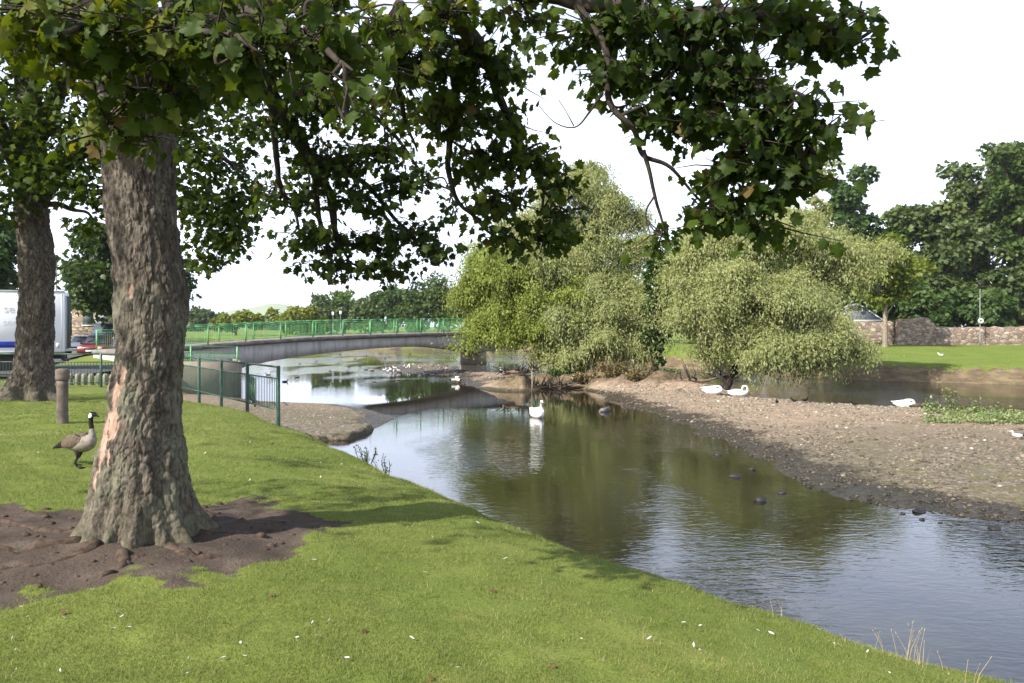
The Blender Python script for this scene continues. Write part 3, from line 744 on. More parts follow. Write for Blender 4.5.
# ------------------------------------------------------------------ trees farther off
def crown_tree(name, base, height, rx, ry, z0, seed, mat, label, cat='tree', group=None, n_lobes=40, n_leaves=9000, leaf=.3, trunk_r=.3, tmpl=(LOB_V, LOB_F), flat=.62,
               lobe=.33, gaps=.0, lean=(0, 0), trunk_mat='branch', rndshift=0.0, crown_name='crown', fill=.25, trunk_top=None, low=True):
    """a trunk with limbs that reach into lobes of leaves; z0 = height where the crown starts"""
    r = np.random.default_rng(seed)
    t = empty(name, base, 0, label, cat, group)
    cz = (height + z0) / 2; rz = (height - z0) / 2
    cen = np.array([lean[0], lean[1], cz])
    u = unit(r.normal(size=(n_lobes, 3)))
    u[:, 2] = np.where(u[:, 2] < -(.98 if low else .6), -u[:, 2], u[:, 2])
    rr = np.where(r.random(n_lobes) < fill, r.random(n_lobes) * .6, .62 + .30 * r.random(n_lobes))
    L_ = cen + u * rr[:, None] * np.array([rx, ry, rz]) * (1 + .16 * r.normal(size=(n_lobes, 1)))
    lr = lobe * min(rx, rz * 1.25) * (.65 + .7 * r.random(n_lobes))
    if trunk_r > 0:
        wd = Wood()
        top = trunk_top or (z0 + (height - z0) * .55)
        tr = [(0, 0, -.3, trunk_r * 1.45), (0, 0, .25, trunk_r * 1.05), (lean[0] * .2, lean[1] * .2, z0 * .6 + .3, trunk_r * .9), (lean[0] * .5, lean[1] * .5, z0 + .12 * rz, trunk_r * .75), (lean[0], lean[1], top, trunk_r * .3)]
        wd.limb(tr, 9, 5, .03 * trunk_r, seed)
        for i in range(0, n_lobes, 2):
            zb = z0 * .8 + (top - z0 * .8) * (.15 + .7 * r.random()) * max(.2, min(1, (L_[i, 2] - z0 * .5) / (height - z0 * .5)))
            s_ = np.array([lean[0] * .6, lean[1] * .6, zb])
            m = (s_ + L_[i]) / 2 + np.array([0, 0, .06 * np.linalg.norm(L_[i] - s_)])
            wd.limb([tuple(s_) + (trunk_r * .34,), tuple(m) + (trunk_r * .2,), tuple(L_[i]) + (trunk_r * .05,)], 5, 4, .10 * trunk_r, seed + i)
        wd.build('trunk', M[trunk_mat], t)
    w_ = lr ** 2; k = r.choice(n_lobes, n_leaves, p=w_ / w_.sum())
    d = unit(r.normal(size=(n_leaves, 3)))
    d[:, 2] = np.where(r.random(n_leaves) < .35, np.abs(d[:, 2]), d[:, 2])
    rad = lr[k] * (.45 + .55 * r.random(n_leaves) ** .6) * (1 + .22 * fbm(L_[k] + d * 1.7, 2, seed))
    o = L_[k] + d * rad[:, None] * np.array([1, 1, flat]) + .07 * lr[k][:, None] * r.normal(size=(n_leaves, 3))
    if gaps > 0:
        m = fbm(o * (2.2 / max(rx, 1)) + 5, 3, seed + 3) > (-.9 + 1.3 * gaps)
        o, d, k = o[m], d[m], k[m]
    nn = len(o)
    nrm = d * .55 + np.array([0, 0, .75]) + .55 * r.normal(size=(nn, 3))
    dr = d * .6 + np.array([0, 0, -.35]) + .6 * r.normal(size=(nn, 3))
    v, f = place(tmpl[0], tmpl[1], o, dr, nrm, leaf * (.6 + .8 * r.random(nn)))
    lobe_tone = r.normal(size=n_lobes) * .13
    rn = np.clip(.45 + rndshift + lobe_tone[k] + .16 * r.normal(size=nn) + .12 * fbm(o * .8, 2, seed + 8), 0, 1)
    obj(crown_name, v, f, M[mat], t, {'rnd': np.repeat(rn, len(tmpl[0]))})
    return t

# second tree on the bank, with the same kind of trunk
YB = 17.8
tb = empty('sycamore_tree', (0, 0, 0), 0, 'dark-trunked tree standing behind the wooden post, in front of the white lorry', 'tree')
zb = zat(-10.6, YB)
b_rows = [(398, 34, 22.5), (388, 34, 20), (370, 34.5, 18.5), (340, 35, 17.5), (300, 36, 17), (270, 36.5, 17.8), (245, 36, 17), (225, 33, 16), (200, 31, 16), (170, 30, 16), (140, 30, 13), (60, 32, 9)]
bp = px_trunk(b_rows, YB, .88); dzb = zb - .06 - bp[0][0]; bp = [(z + dzb * max(0, 1 - i / 4), x, y, r) for i, (z, x, y, r) in enumerate(bp)]
make_trunk(bp, 180, .03, [(R(200), .35, .75), (R(250), .3, .4), (R(300), .3, .35), (R(345), .3, .5), (R(80), .5, .4)], 23, 'trunk', tb, [], .15, .03, 9.0)
wb = Wood()
def bl(rows, s, n=6): wb.limb([tuple(P(a, b, d)) + (r,) for a, b, d, r in rows], n, 6, .08, s)
bl([(32, 190, 17.8, .28), (15, 150, 17.4, .2), (-20, 100, 17, .14), (-70, 60, 16.5, .05)], 1)
bl([(33, 200, 17.8, .28), (60, 165, 17.5, .2), (100, 140, 17, .15), (160, 130, 16.6, .1), (215, 150, 16.4, .06), (250, 175, 16.3, .02)], 2)
bl([(100, 140, 17, .1), (150, 170, 17, .07), (200, 200, 17, .05), (235, 225, 17, .015)], 3)
bl([(32, 150, 17.8, .22), (60, 90, 18.2, .16), (110, 40, 18.4, .1), (160, -20, 18.6, .05)], 4)
bl([(30, 140, 17.8, .2), (20, 70, 17.8, .14), (10, -10, 17.8, .08)], 5)
bl([(45, 205, 17.6, .08), (70, 205, 17.2, .05), (92, 222, 17, .02)], 6)
wb.build('limb', M['branch'], tb)
bcl = [(10, 40, 17, 60, 60, 2.2, 60), (70, 60, 17.5, 60, 50, 2.2, 60), (130, 60, 17.5, 60, 50, 2, 55), (190, 60, 17, 45, 50, 2, 45), (10, 120, 17, 45, 40, 2, 50), (60, 130, 17, 45, 35, 2, 46), (105, 150, 17, 40, 30, 1.6, 34), (15, 175, 17, 34, 26, 1.5, 30),
       (60, 180, 16.8, 40, 22, 1.4, 30), (95, 195, 16.6, 24, 18, 1, 16), (190, 120, 16.6, 40, 36, 1.5, 44), (215, 165, 16.5, 40, 34, 1.5, 44), (200, 205, 16.6, 34, 26, 1.3, 30), (235, 205, 16.5, 26, 26, 1, 24), (215, 240, 16.7, 30, 18, 1, 20), (238, 235, 16.6, 20, 18, .8, 13), (210, 262, 16.7, 14, 7, .5, 5), (250, 130, 16.6, 22, 30, 1, 18), (160, 170, 16.8, 30, 40, 1.4, 28), (85, 228, 16.9, 14, 12, .6, 6), (5, 205, 17, 20, 14, .8, 8),
       (-50, 60, 17, 50, 90, 2, 60), (60, -40, 17.5, 140, 50, 3, 120), (40, -170, 17.5, 130, 90, 3.5, 140), (200, -30, 17, 60, 40, 2, 40), (-277, 90, 14.5, 120, 110, 2.4, 150), (-190, 10, 15.5, 110, 80, 2.2, 90)]  # last two clumps lie out of view, added to shade the trunk
r2 = np.random.default_rng(5)
o_, d_, n_, s_ = [], [], [], []
for (px, py, Y, rx, ry, rz, n) in bcl:
    n2 = n * 2
    u = unit(r2.normal(size=(n2, 3))) * (r2.random((n2, 1)) ** .5)
    c = P(px, py, Y) + u * np.array([rx / F * Y, rz, ry / F * Y])
    for cc in c:
        k = 7
        q = cc + r2.normal(size=(k, 3)) * np.array([.16, .16, .09])
        dd = (q - cc) * 3 + np.array([0, 0, -.4]) + .3 * r2.normal(size=(k, 3))
        o_.append(q); d_.append(dd); n_.append(np.array([0, 0, 1.0]) + .55 * r2.normal(size=(k, 3))); s_.append(.14 * (.7 + .6 * r2.random(k)))
o_, d_, n_, s_ = [np.concatenate(a) for a in (o_, d_, n_, s_)]
v, f = place(LOB_V, LOB_F, o_, d_, n_, s_)
rn = np.clip(.42 + .2 * fbm(o_ * .9, 2, 4) + .17 * r2.normal(size=len(o_)), 0, .95)
obj('crown', v, f, M['leaf_sycamore'], tb, {'rnd': np.repeat(rn, len(LOB_V))})

# ------------------------------------------------------------------ willows on the island
def willow(base, lobes, seed, mat, label, trunks, n_strands, leaf=(.26, .05), drop=(1.2, 3.2), trunk_mat='branch', name='willow_tree', tone=0.0, floor=None):
    """lobes: (x, y, z, rx, ry, rz) in world metres; strands of slim leaves arch out of each lobe and hang"""
    r = np.random.default_rng(seed)
    t = empty(name, base, 0, label, 'tree'); b = np.array(base)
    wd = Wood()
    for i, tr in enumerate(trunks): wd.limb([tuple(np.array(q[:3]) - b) + (q[3],) for q in tr], 8, 6, .12, seed + i)
    big = np.array(lobes); sub = []
    for l in big:
        for _ in range(9):
            d_ = unit(r.normal(size=3)); d_[2] = abs(d_[2]) * .9 - .15
            sub.append(np.r_[l[:3] + d_ * l[3:6] * (.55 + .35 * r.random()), l[3:6] * (.30 + .22 * r.random())])
    lb = np.array(sub)
    area = lb[:, 3] * lb[:, 5]
    k = r.choice(len(lb), n_strands, p=area / area.sum())
    u = unit(r.normal(size=(n_strands, 3))); u[:, 2] = np.where(u[:, 2] < -.35, -u[:, 2], u[:, 2])
    sr = .35 + .65 * r.random((n_strands, 1)) ** .7
    st = lb[k, :3] + u * sr * lb[k, 3:6]
    keep_ = fbm(st * np.array([.62, .62, .8]), 3, seed + 77) < .30
    st, k, u, n_strands = st[keep_], k[keep_], u[keep_], int(keep_.sum())
    st += .95 * np.stack([fbm(st * .75, 2, seed + j) for j in range(3)], 1)
    L_ = (drop[0] + (drop[1] - drop[0]) * r.random(n_strands) ** 2.0) * .9
    loose = (r.random(n_strands) < .45)[:, None]
    out = u * np.array([1, 1, .25]) + .35 * r.normal(size=(n_strands, 3)) * np.array([1, 1, .3])
    O, D, Nn, S, RN = [], [], [], [], []
    per = 15
    tone_l = .10 * r.normal(size=len(lb))
    for j in range(per):
        s = (j + r.random(n_strands)) / per
        ln = s * L_
        p = st + out * (.75 * np.minimum(ln, 1.4) - .18 * np.minimum(ln, 1.4) ** 2)[:, None] + np.stack([0 * ln, 0 * ln, .22 * np.minimum(ln, .7) - np.maximum(0, ln - .35) ** 1.12 * .85], 1)
        p = p + .09 * r.normal(size=p.shape)
        p = np.where(loose, st + out * (s * 1.1)[:, None] + np.stack([0 * s, 0 * s, .55 * s - .9 * s * s], 1) + .20 * r.normal(size=p.shape), p)
        dv = out * np.clip(1 - s, .1, 1)[:, None] + np.array([0, 0, -.35]) - np.stack([0 * s, 0 * s, 1.2 * s], 1) + np.where(loose, .9, .45) * r.normal(size=p.shape)
        O.append(p); D.append(dv); Nn.append(u * .9 + np.array([0, -.15, .35]) + .5 * r.normal(size=p.shape))
        S.append(leaf[0] * (.6 + .8 * r.random(n_strands)))
        RN.append(np.clip(.48 + tone + tone_l[k] + .10 * r.normal(size=n_strands) + .12 * fbm(st * .9, 2, seed + 6), 0, 1))
    O, D, Nn, S, RN = [np.concatenate(a) for a in (O, D, Nn, S, RN)]
    fl = WATER + .30 if floor is None else floor
    m = O[:, 2] > fl + .5 * fbm(O * np.array([.9, .9, 0]), 2, seed + 21)
    O, D, Nn, S, RN = O[m], D[m], Nn[m], S[m], RN[m]
    v, f = place(SLIM_V, SLIM_F, O - b, D, Nn, S, S * leaf[1] / leaf[0] * (1 + .3 * r.random(len(O))) * 1.3)
    obj('crown', v, f, M[mat], t, {'rnd': np.repeat(RN, 4)})
    # thin boughs into the lobes
    tips = np.concatenate([np.array([q[:4] for q in tr])[1:] for tr in trunks])
    for l in big:
        j = np.argmin(np.linalg.norm(tips[:, :3] - l[:3], axis=1) + .6 * np.maximum(0, tips[:, 2] - l[2]))
        a = tips[j, :3] - b; e = l[:3] - b + np.array([0, 0, .2 * l[5]])
        wd.limb([tuple(a) + (.07,), tuple((a + e) / 2 + .3 * r.normal(size=3)) + (.05,), tuple(e) + (.02,)], 5, 4, .12, seed)
    wd.build('trunk', M[trunk_mat], t)
    return t
def lp(px, py, Y, rx, rz, ry=None):
    p = P(px, py, Y); a, c = rx / F * Y, rz / F * Y
    return (p[0], p[1], p[2], a, ry or a, c)
g1 = zat(3.9, 49.5)
# left: yellow-green foot of the tall willow nearest the bridge
willow((2.6, 50, g1), [lp(497, 285, 52, 28, 32), lp(520, 312, 51, 34, 34), lp(548, 325, 50.5, 30, 26), (lp(490, 318, 53, 22, 26)), lp(530, 275, 52.5, 32, 28), lp(487, 268, 53, 16, 16), lp(565, 300, 51, 24, 24), lp(505, 342, 51, 30, 18), lp(545, 345, 50.5, 26, 16), lp(478, 300, 53, 16, 30), lp(475, 330, 52.5, 14, 20)], 61, 'leaf_willow_green',
       'yellow-green bushy willow beside the bridge pier, its lowest boughs near the water', [[(2.6, 50, g1 - .2, .3), (2.8, 50.3, g1 + 1.5, .22), (2.3, 50.6, g1 + 3.2, .15), (1.2, 51, g1 + 5, .06)], [(2.8, 50.3, g1 + 1.4, .14), (4, 50.3, g1 + 3, .08)]], 11000, (.17, .05), (.8, 2.0))
willow((4.6, 51.5, g1), [lp(570, 195, 53, 32, 26), lp(590, 230, 53, 34, 26), lp(548, 235, 53, 30, 26), lp(525, 225, 54, 26, 22), lp(560, 265, 52, 36, 30), lp(605, 262, 52, 32, 28), lp(600, 310, 51, 36, 34), lp(620, 300, 51, 22, 34), lp(624, 258, 52, 22, 24), lp(634, 318, 50.5, 16, 24), lp(575, 325, 50.5, 34, 26), lp(615, 340, 50, 36, 20), lp(510, 255, 53.5, 24, 20), lp(480, 250, 54, 16, 12), lp(582, 172, 53.5, 18, 12), lp(632, 225, 52.5, 14, 14), lp(590, 352, 50, 30, 16), lp(620, 345, 49.5, 18, 18), lp(560, 352, 50, 22, 14), lp(612, 205, 53, 18, 18)], 62, 'leaf_willow',
       'tall pale grey-green willow in the middle of the island, with a feathery top', [[(4.6, 51.5, g1 - .2, .36), (4.7, 51.6, g1 + 3, .28), (4.9, 52, g1 + 6.5, .2), (4.2, 52.6, g1 + 9.5, .12), (4.0, 53, g1 + 12, .04)], [(4.8, 51.8, g1 + 4, .2), (6.5, 51.8, g1 + 7, .1), (7.4, 51.5, g1 + 9, .04)]], 23000, (.18, .045), (1.0, 2.9), 'pale_branch')
g2 = zat(11.9, 45.6)
willow((11.9, 45.6, g2), [lp(696, 285, 46, 27, 32), lp(684, 318, 45.5, 16, 26), lp(838, 280, 47, 24, 16), lp(822, 335, 45.5, 30, 14), lp(728, 262, 47, 32, 32), lp(760, 250, 47, 40, 28), lp(800, 255, 47, 40, 26), lp(834, 256, 47.5, 34, 22), lp(862, 252, 48, 16, 12), lp(735, 310, 45, 34, 32), lp(780, 305, 45, 38, 30), lp(802, 312, 45.5, 30, 24), lp(711, 325, 45, 24, 28), lp(760, 340, 44.5, 36, 20), lp(810, 345, 45, 38, 16), lp(848, 344, 46, 22, 10), lp(715, 232, 48, 24, 18), lp(780, 228, 48, 34, 16), lp(830, 236, 48.5, 28, 14), lp(706, 350, 44.5, 16, 12), lp(745, 360, 44, 26, 12), lp(790, 360, 44.5, 36, 13), lp(830, 354, 45, 26, 12), lp(740, 285, 45.5, 34, 26), lp(697, 262, 47, 12, 18)], 63, 'leaf_willow',
       'broad pale willow with a leaning trunk behind the two white swans on the gravel', [[(11.75, 44.8, g2 - .2, .34), (12.3, 45.3, g2 + 1.0, .27), (13.3, 45.8, g2 + 2.4, .24), (14.2, 46.5, g2 + 4.5, .16), (15.5, 47, g2 + 6.5, .07)], [(13.1, 45.7, g2 + 2.2, .16), (12.4, 46, g2 + 4.5, .12), (11.6, 46.5, g2 + 7, .06)], [(13.5, 46, g2 + 2.8, .14), (16.5, 46.4, g2 + 3.8, .09), (18.5, 46.6, g2 + 4.2, .04)]], 25000, (.18, .045), (.9, 2.6), 'branch', tone=.03)

# ------------------------------------------------------------------ trees on the far bank and beyond
def far_tree(px, top, foot, Y, half, seed, mat, label, group=None, crown_from=None, **kw):
    b = P(px, foot, Y); zg = zat(b[0], b[1])
    h = EYE - (top - HY) / F * Y - zg
    z0 = h * .12 if crown_from is None else (EYE - (crown_from - HY) / F * Y - zg)
    return crown_tree(kw.pop('name', 'broadleaf_tree'), (b[0], b[1], zg), h, half / F * Y, half / F * Y * .9, z0, seed, mat, label, 'tree', group, **kw)
GR = 'trees behind the far wall'
far_tree(945, 205, 335, 104, 46, 101, 'leaf_bluegreen', 'dark rounded tree behind the lamp post, lower than the open-crowned tree over it', GR, 343, n_leaves=15000, leaf=.62, n_lobes=60, trunk_r=.4)
far_tree(985, 142, 335, 122, 56, 102, 'leaf_bluegreen', 'tallest tree on the right, open crown with sky showing between its limbs', GR, 262, n_leaves=12000, leaf=.55, n_lobes=46, trunk_r=.5, lobe=.24, fill=.3)
far_tree(1028, 145, 335, 100, 42, 103, 'leaf_mid', 'fresh green tree with a thick trunk at the right edge of the picture', GR, 268, n_leaves=12000, leaf=.5, n_lobes=50, trunk_r=.85, lobe=.28)
far_tree(1012, 250, 340, 98, 30, 104, 'leaf_bluegreen', 'dark low tree between the lamp post and the thick trunk at the right edge', GR, 343, n_leaves=7000, leaf=.55, trunk_r=.25)
far_tree(893, 222, 335, 112, 44, 105, 'leaf_bright', 'light green tree topped just above the slim-trunked one', GR, 343, n_leaves=9000, leaf=.6, trunk_r=.3)
far_tree(842, 180, 335, 115, 38, 106, 'leaf_dark', 'dark green round-topped tree showing above the broad willow', GR, 343, n_leaves=12000, leaf=.6, trunk_r=.4, n_lobes=48)
far_tree(925, 285, 338, 97, 26, 107, 'leaf_dark', 'dark bushy tree over the higher part of the wall', GR, 343, n_leaves=7000, leaf=.5, trunk_r=.2)
far_tree(980, 290, 338, 96, 30, 108, 'leaf_dark', 'low dark growth right behind the lamp post', GR, 343, n_leaves=7000, leaf=.5, trunk_r=.2)
far_tree(815, 130, 335, 96, 22, 109, 'leaf_willow', 'thin feathery pale tree with bare twigs above the willow', GR, 235, n_leaves=2300, leaf=.4, n_lobes=30, trunk_r=.15, lobe=.3, trunk_mat='pale_branch')
far_tree(885, 232, 345, 82, 34, 110, 'leaf_yellow', 'slim-trunked tree with yellowing leaves standing on the far lawn', None, 312, n_leaves=6500, leaf=.36, n_lobes=40, trunk_r=.26, trunk_mat='pale_branch', rndshift=-.28)
far_tree(655, 240, 384, 48.5, 13, 111, 'leaf_dark', 'dark slender tree in the gap between the tall willow and the broad one', None, 372, n_leaves=7000, leaf=.24, trunk_r=.3)
far_tree(700, 235, 340, 100, 50, 112, 'leaf_mid', 'mid green tree far behind the broad willow', GR, 343, n_leaves=9000, leaf=.6, trunk_r=.3)
far_tree(800, 226, 340, 106, 70, 113, 'leaf_mid', 'mid green tree behind the right half of the broad willow', GR, 343, n_leaves=9000, leaf=.6, trunk_r=.3)
far_tree(600, 245, 340, 110, 46, 114, 'leaf_dark', 'dark tree behind the tall willow', GR, 343, n_leaves=8000, leaf=.6, trunk_r=.3)
# beyond the bridge
GB = 'trees in the distance beyond the bridge'
for i, (px, top, foot, Y, half, mt, lab, kw) in enumerate([
    (200, 308, 330, 300, 16, 'leaf_bluegreen', 'small dark tree in the distance just right of the big trunk', {}),
    (236, 311, 331, 170, 27, 'leaf_yellow', 'yellow-green bushy willow in the distance, first right of the big trunk', dict(rndshift=-.15)),
    (300, 306, 331, 175, 24, 'leaf_yellow', 'yellow-green bushy willow in the distance, left of the two white posts', dict(rndshift=-.1)),
    (332, 297, 331, 190, 22, 'leaf_mid', 'green tree over the two white posts beyond the bridge', {}),
    (322, 308, 331, 185, 18, 'leaf_bluegreen', 'dark bush at the foot of the green tree by the white posts', {}),
    (345, 291, 331, 200, 17, 'leaf_bright', 'light-topped tree in the row beyond the bridge', {}),
    (365, 300, 331, 185, 17, 'leaf_bluegreen', 'dark tree with a low crown in the row beyond the bridge', {}),
    (383, 290, 331, 180, 18, 'leaf_mid', 'mid green round tree in the row beyond the bridge', {}),
    (398, 284, 331, 175, 18, 'leaf_dark', 'darkest tree in the row beyond the bridge', {}),
    (420, 281, 331, 170, 22, 'leaf_mid', 'tall green tree in the row beyond the bridge, left of the tallest', {}),
    (447, 274, 331, 165, 26, 'leaf_mid', 'tallest tree in the row beyond the bridge, beside the willow', dict(rndshift=.1)),
    (475, 278, 331, 160, 26, 'leaf_mid', 'green tree half hidden by the yellow-green willow', {}),
    (270, 316, 329, 420, 30, 'leaf_bluegreen', 'low hazy wood on the skyline between the two yellow bushes', {}),
    (215, 319, 329, 430, 26, 'leaf_bluegreen', 'low hazy wood on the skyline behind the first yellow bush', {}),
    (500, 282, 331, 150, 30, 'leaf_mid', 'green tree behind the yellow-green willow by the pier', {}),
    (545, 285, 331, 150, 30, 'leaf_mid', 'green tree behind the foot of the tall willow', {}),
    ]):
    far_tree(px, top, foot, Y, half, 200 + i, mt, lab, GB, foot + 1, n_leaves=4200, leaf=Y / 300 * 1.0, n_lobes=36, trunk_r=.25, lobe=.36, **kw)
# behind the lorry
far_tree(125, 222, 352, 62, 62, 301, 'leaf_mid', 'bushy green tree behind the big trunk, over the red car', 'trees across the road', 322, n_leaves=12000, leaf=.38, n_lobes=55, trunk_r=.25, rndshift=-.1)
far_tree(-15, 215, 352, 52, 42, 302, 'leaf_dark', 'dark green tree rising behind the white lorry', 'trees across the road', 320, n_leaves=9000, leaf=.36, trunk_r=.3)
far_tree(40, 296, 352, 120, 60, 303, 'leaf_dark', 'dark distant tree seen low between the two near trunks', 'trees across the road', 340, n_leaves=4000, leaf=.6, trunk_r=.2)
# ------------------------------------------------------------------ paints and other materials
M['green_paint'] = plain('dark_green_paint', (.030, .075, .045), .45, .4, .35, 8)
M['bridge_green'] = plain('bridge_green_paint', (.16, .42, .17), .5, .35, .25, 4)
M['road'] = plain('asphalt', (.085, .085, .088), .9, .2, .25, 2.5, 0, .4)
M['kerb'] = plain('kerb_concrete', (.30, .29, .27), .9, .2, .25, 3)
M['white_paint'] = plain('white_paint', (.80, .80, .80), .4, .4, .06, .6, 0, .02)
M['blue_paint'] = plain('blue_paint', (.022, .045, .36), .4, .4, .1, 1)
M['grey_letter'] = plain('grey_lettering', (.52, .53, .55), .5, .3, .05)
M['dark_metal'] = plain('dark_chassis_metal', (.03, .03, .032), .6, .3, .3, 5)
M['tyre'] = plain('tyre_rubber', (.022, .022, .022), .85, .15, .25, 8)
M['rim'] = plain('wheel_rim', (.32, .32, .33), .45, .5, .2, 8, .5)
M['red_paint'] = plain('red_car_paint', (.17, .028, .024), .3, .5, .12, 2, 0, .02)
M['dark_blue_paint'] = plain('dark_blue_van_paint', (.05, .07, .12), .3, .5, .12, 2, 0, .02)
M['glass'] = plain('window_glass', (.06, .075, .085), .06, .6, .1, 2, 0, 0)
M['lamp'] = plain('lamp_lens', (.65, .65, .60), .15, .6, .1)
M['rust_post'] = plain('weathered_post', (.135, .108, .09), .85, .2, .4, 7, 0, .6)
M['timber'] = plain('weathered_timber', (.17, .125, .085), .9, .15, .4, 6, 0, .6)
M['log_pale'] = plain('pale_concrete_bollard', (.24, .23, .185), .9, .15, .25, 6)
M['slate'] = plain('slate_roof', (.14, .15, .17), .7, .3, .3, 3, 0, .5)
M['ridge'] = plain('pale_ridge_tile', (.55, .56, .57), .7, .3, .15, 3)
M['feather_white'] = plain('white_feathers', (.80, .79, .76), .8, .15, .07, 12, 0, .3)
M['grey_pole'] = plain('grey_pole', (.20, .21, .20), .6, .3, .2, 5)
M['dry_stalk'] = plain('dry_stalk', (.40, .33, .19), .9, .1, .3, 9)
M['rock'] = plain('wet_stone', (.022, .020, .018), .55, .4, .4, 7, 0, .6)

def concrete():
    k = NT('weathered_concrete'); c = k.coord()
    n = k.noise(c, 1.1, 6, .7); streak = k.noise(k.map(c, (2.4, 2.4, .22)), 1.5, 5, .7); fine = k.noise(c, 22, 4, .7)
    col = k.ramp(n, [(.3, (.36, .34, .315)), (.55, (.50, .475, .45)), (.75, (.58, .555, .525))])
    col = k.mix(k.rampf(streak, .45, .68, 0, .65), col, (.27, .25, .23))
    col = k.mix(k.math('MULTIPLY', k.rampf(k.attr('low'), .2, .8), .75), col, k.mix(n, (.15, .12, .075), (.31, .25, .165)))
    return k.done(k.pbsdf(col, .92, .15, k.bump(fine, .4, .02)))
M['concrete'] = concrete()

def rubble():
    k = NT('red_rubble_stone'); c = k.coord()
    st = k.map(c, (1, 1, 1.7))
    v = k.n('ShaderNodeTexVoronoi', feature='F1'); k.set(v.inputs['Vector'], st); v.inputs['Scale'].default_value = 1.9; v.inputs['Randomness'].default_value = .85
    e = k.vor(st, 1.9, 'DISTANCE_TO_EDGE')
    col = k.ramp(k.rampf(v.outputs['Color'], 0, 1), [(.0, (.16, .12, .095)), (.3, (.25, .175, .135)), (.6, (.34, .25, .185)), (.85, (.40, .33, .26)), (1, (.22, .20, .18))])
    col = k.mix(k.rampf(e, .07, .02), col, (.20, .17, .14))
    col = k.mix(k.rampf(k.noise(c, .6, 5, .7), .45, .68, 0, .6), col, (.12, .085, .065))
    return k.done(k.pbsdf(col, .95, .1, k.bump(k.rampf(e, 0, .12), .8, .08)))
M['rubble'] = rubble()

def bird_mat(name, col, var=.25): return plain(name, col, .8, .15, var, 25, 0, .4)
M['b_black'] = bird_mat('black_plumage', (.012, .011, .010)); M['b_white'] = bird_mat('white_plumage', (.82, .81, .78), .06)
M['b_brown'] = bird_mat('brown_plumage', (.115, .085, .062), .4); M['b_grey'] = bird_mat('grey_brown_plumage', (.24, .20, .165), .3)
M['b_pale'] = bird_mat('pale_breast', (.25, .215, .18), .25); M['b_orange'] = bird_mat('orange_bill', (.55, .19, .03)); M['b_leg'] = bird_mat('dark_legs', (.022, .02, .018))
M['b_slate'] = bird_mat('slate_plumage', (.17, .16, .165), .3); M['b_gull'] = bird_mat('gull_grey', (.42, .43, .45), .1)

# ------------------------------------------------------------------ dark green railing along the bank
RAIL_TOP, RAIL_MID, RAIL_LOW = .75, .47, -.26
rail = empty('metal_railing', (FENCE_END[0], FENCE_END[1], zat(*FENCE_END)), 0, 'dark green barred railing along the grass, turning towards the river behind the big trunk', 'railing')
rb = np.array(rail.location)
def run(a, b, n, last=True):
    for i in range(n + (1 if last else 0)):
        q = a + (b - a) * i / n
        zg = zat(*q)
        bot = min(zg, RAIL_LOW) - .25
        m = MB().box((q[0] - rb[0], q[1] - rb[1], (RAIL_TOP + .03 + bot) / 2 - rb[2]), (.075, .075, RAIL_TOP + .03 - bot), math.atan2(*(b - a)[::-1]), .008)
        m.build('post', M['green_paint'], rail)
    for i in range(n):
        q0, q1 = a + (b - a) * i / n, a + (b - a) * (i + 1) / n
        d = unit(q1 - q0); L_ = np.linalg.norm(q1 - q0)
        s0, s1 = q0 + d * .04, q1 - d * .04
        z0 = lambda q, h: np.array([q[0] - rb[0], q[1] - rb[1], h - rb[2]])
        m = MB()
        m.bar(z0(s0, RAIL_TOP), z0(s1, RAIL_TOP), .055, .04)
        m.bar(z0(s0, RAIL_MID), z0(s1, RAIL_MID), .04, .03)
        m.bar(z0(s0, RAIL_LOW), z0(s1, RAIL_LOW), .04, .03)
        k = int(L_ / .115)
        for j in range(1, k):
            q = s0 + (s1 - s0) * j / k
            m.tube([z0(q, RAIL_LOW + .01), z0(q, RAIL_MID - .01)], .0095, 5, 0, False)
        m.build('bar_panel', M['green_paint'], rail)
run(FENCE_END, FENCE_CORNER, 5)
run(FENCE_CORNER, FENCE_LEFT, 8)

# post in the grass
zp = zat(*P(62.5, 421, 13.0)[:2])
pp = P(62.5, 421, 13.0)
post = empty('bollard', (pp[0], pp[1], zp), 0, 'weathered reddish-brown round post with a capped top, standing in the grass beside the goose', 'bollard')
pv = [(.101, -.1), (.103, .0), (.098, .3), (.10, .62), (.099, .70)]
def lathe(rows, n=20):
    v = [(r * math.cos(2 * math.pi * i / n), r * math.sin(2 * math.pi * i / n), z) for r, z in rows for i in range(n)]
    f = [(k * n + i, k * n + (i + 1) % n, (k + 1) * n + (i + 1) % n, (k + 1) * n + i) for k in range(len(rows) - 1) for i in range(n)]
    f += [tuple(range(n - 1, -1, -1)), tuple(range((len(rows) - 1) * n, len(rows) * n))]
    return v, f
MB().add(*lathe([(r_ * .86, z_) for r_, z_ in pv])).build('shaft', M['rust_post'], post, True)
MB().add(*lathe([(r_ * .86, z_) for r_, z_ in [(.112, .70), (.124, .715), (.126, .76), (.120, .78), (.124, .80), (.124, .84), (.112, .872), (.07, .885), (.0, .888)]])).build('cap', M['rust_post'], post, False)

# row of stumps behind the railing
sv, sf = lathe([(.09, -.2), (.095, .34), (.085, .40), (.05, .43), (0, .435)], 10)
sme = mesh_data('edging_stump', np.array(sv), sf, M['log_pale'], None, True)
for i in range(15):
    x = -17.9 + i * .26; y = 29.6 + .02 * rng.normal()
    tag(link('edging_stump', sme, None, (x, y, zat(x, y))), 'low grey stump in the row between the railing and the road', 'bollard', 'row of stumps along the road')

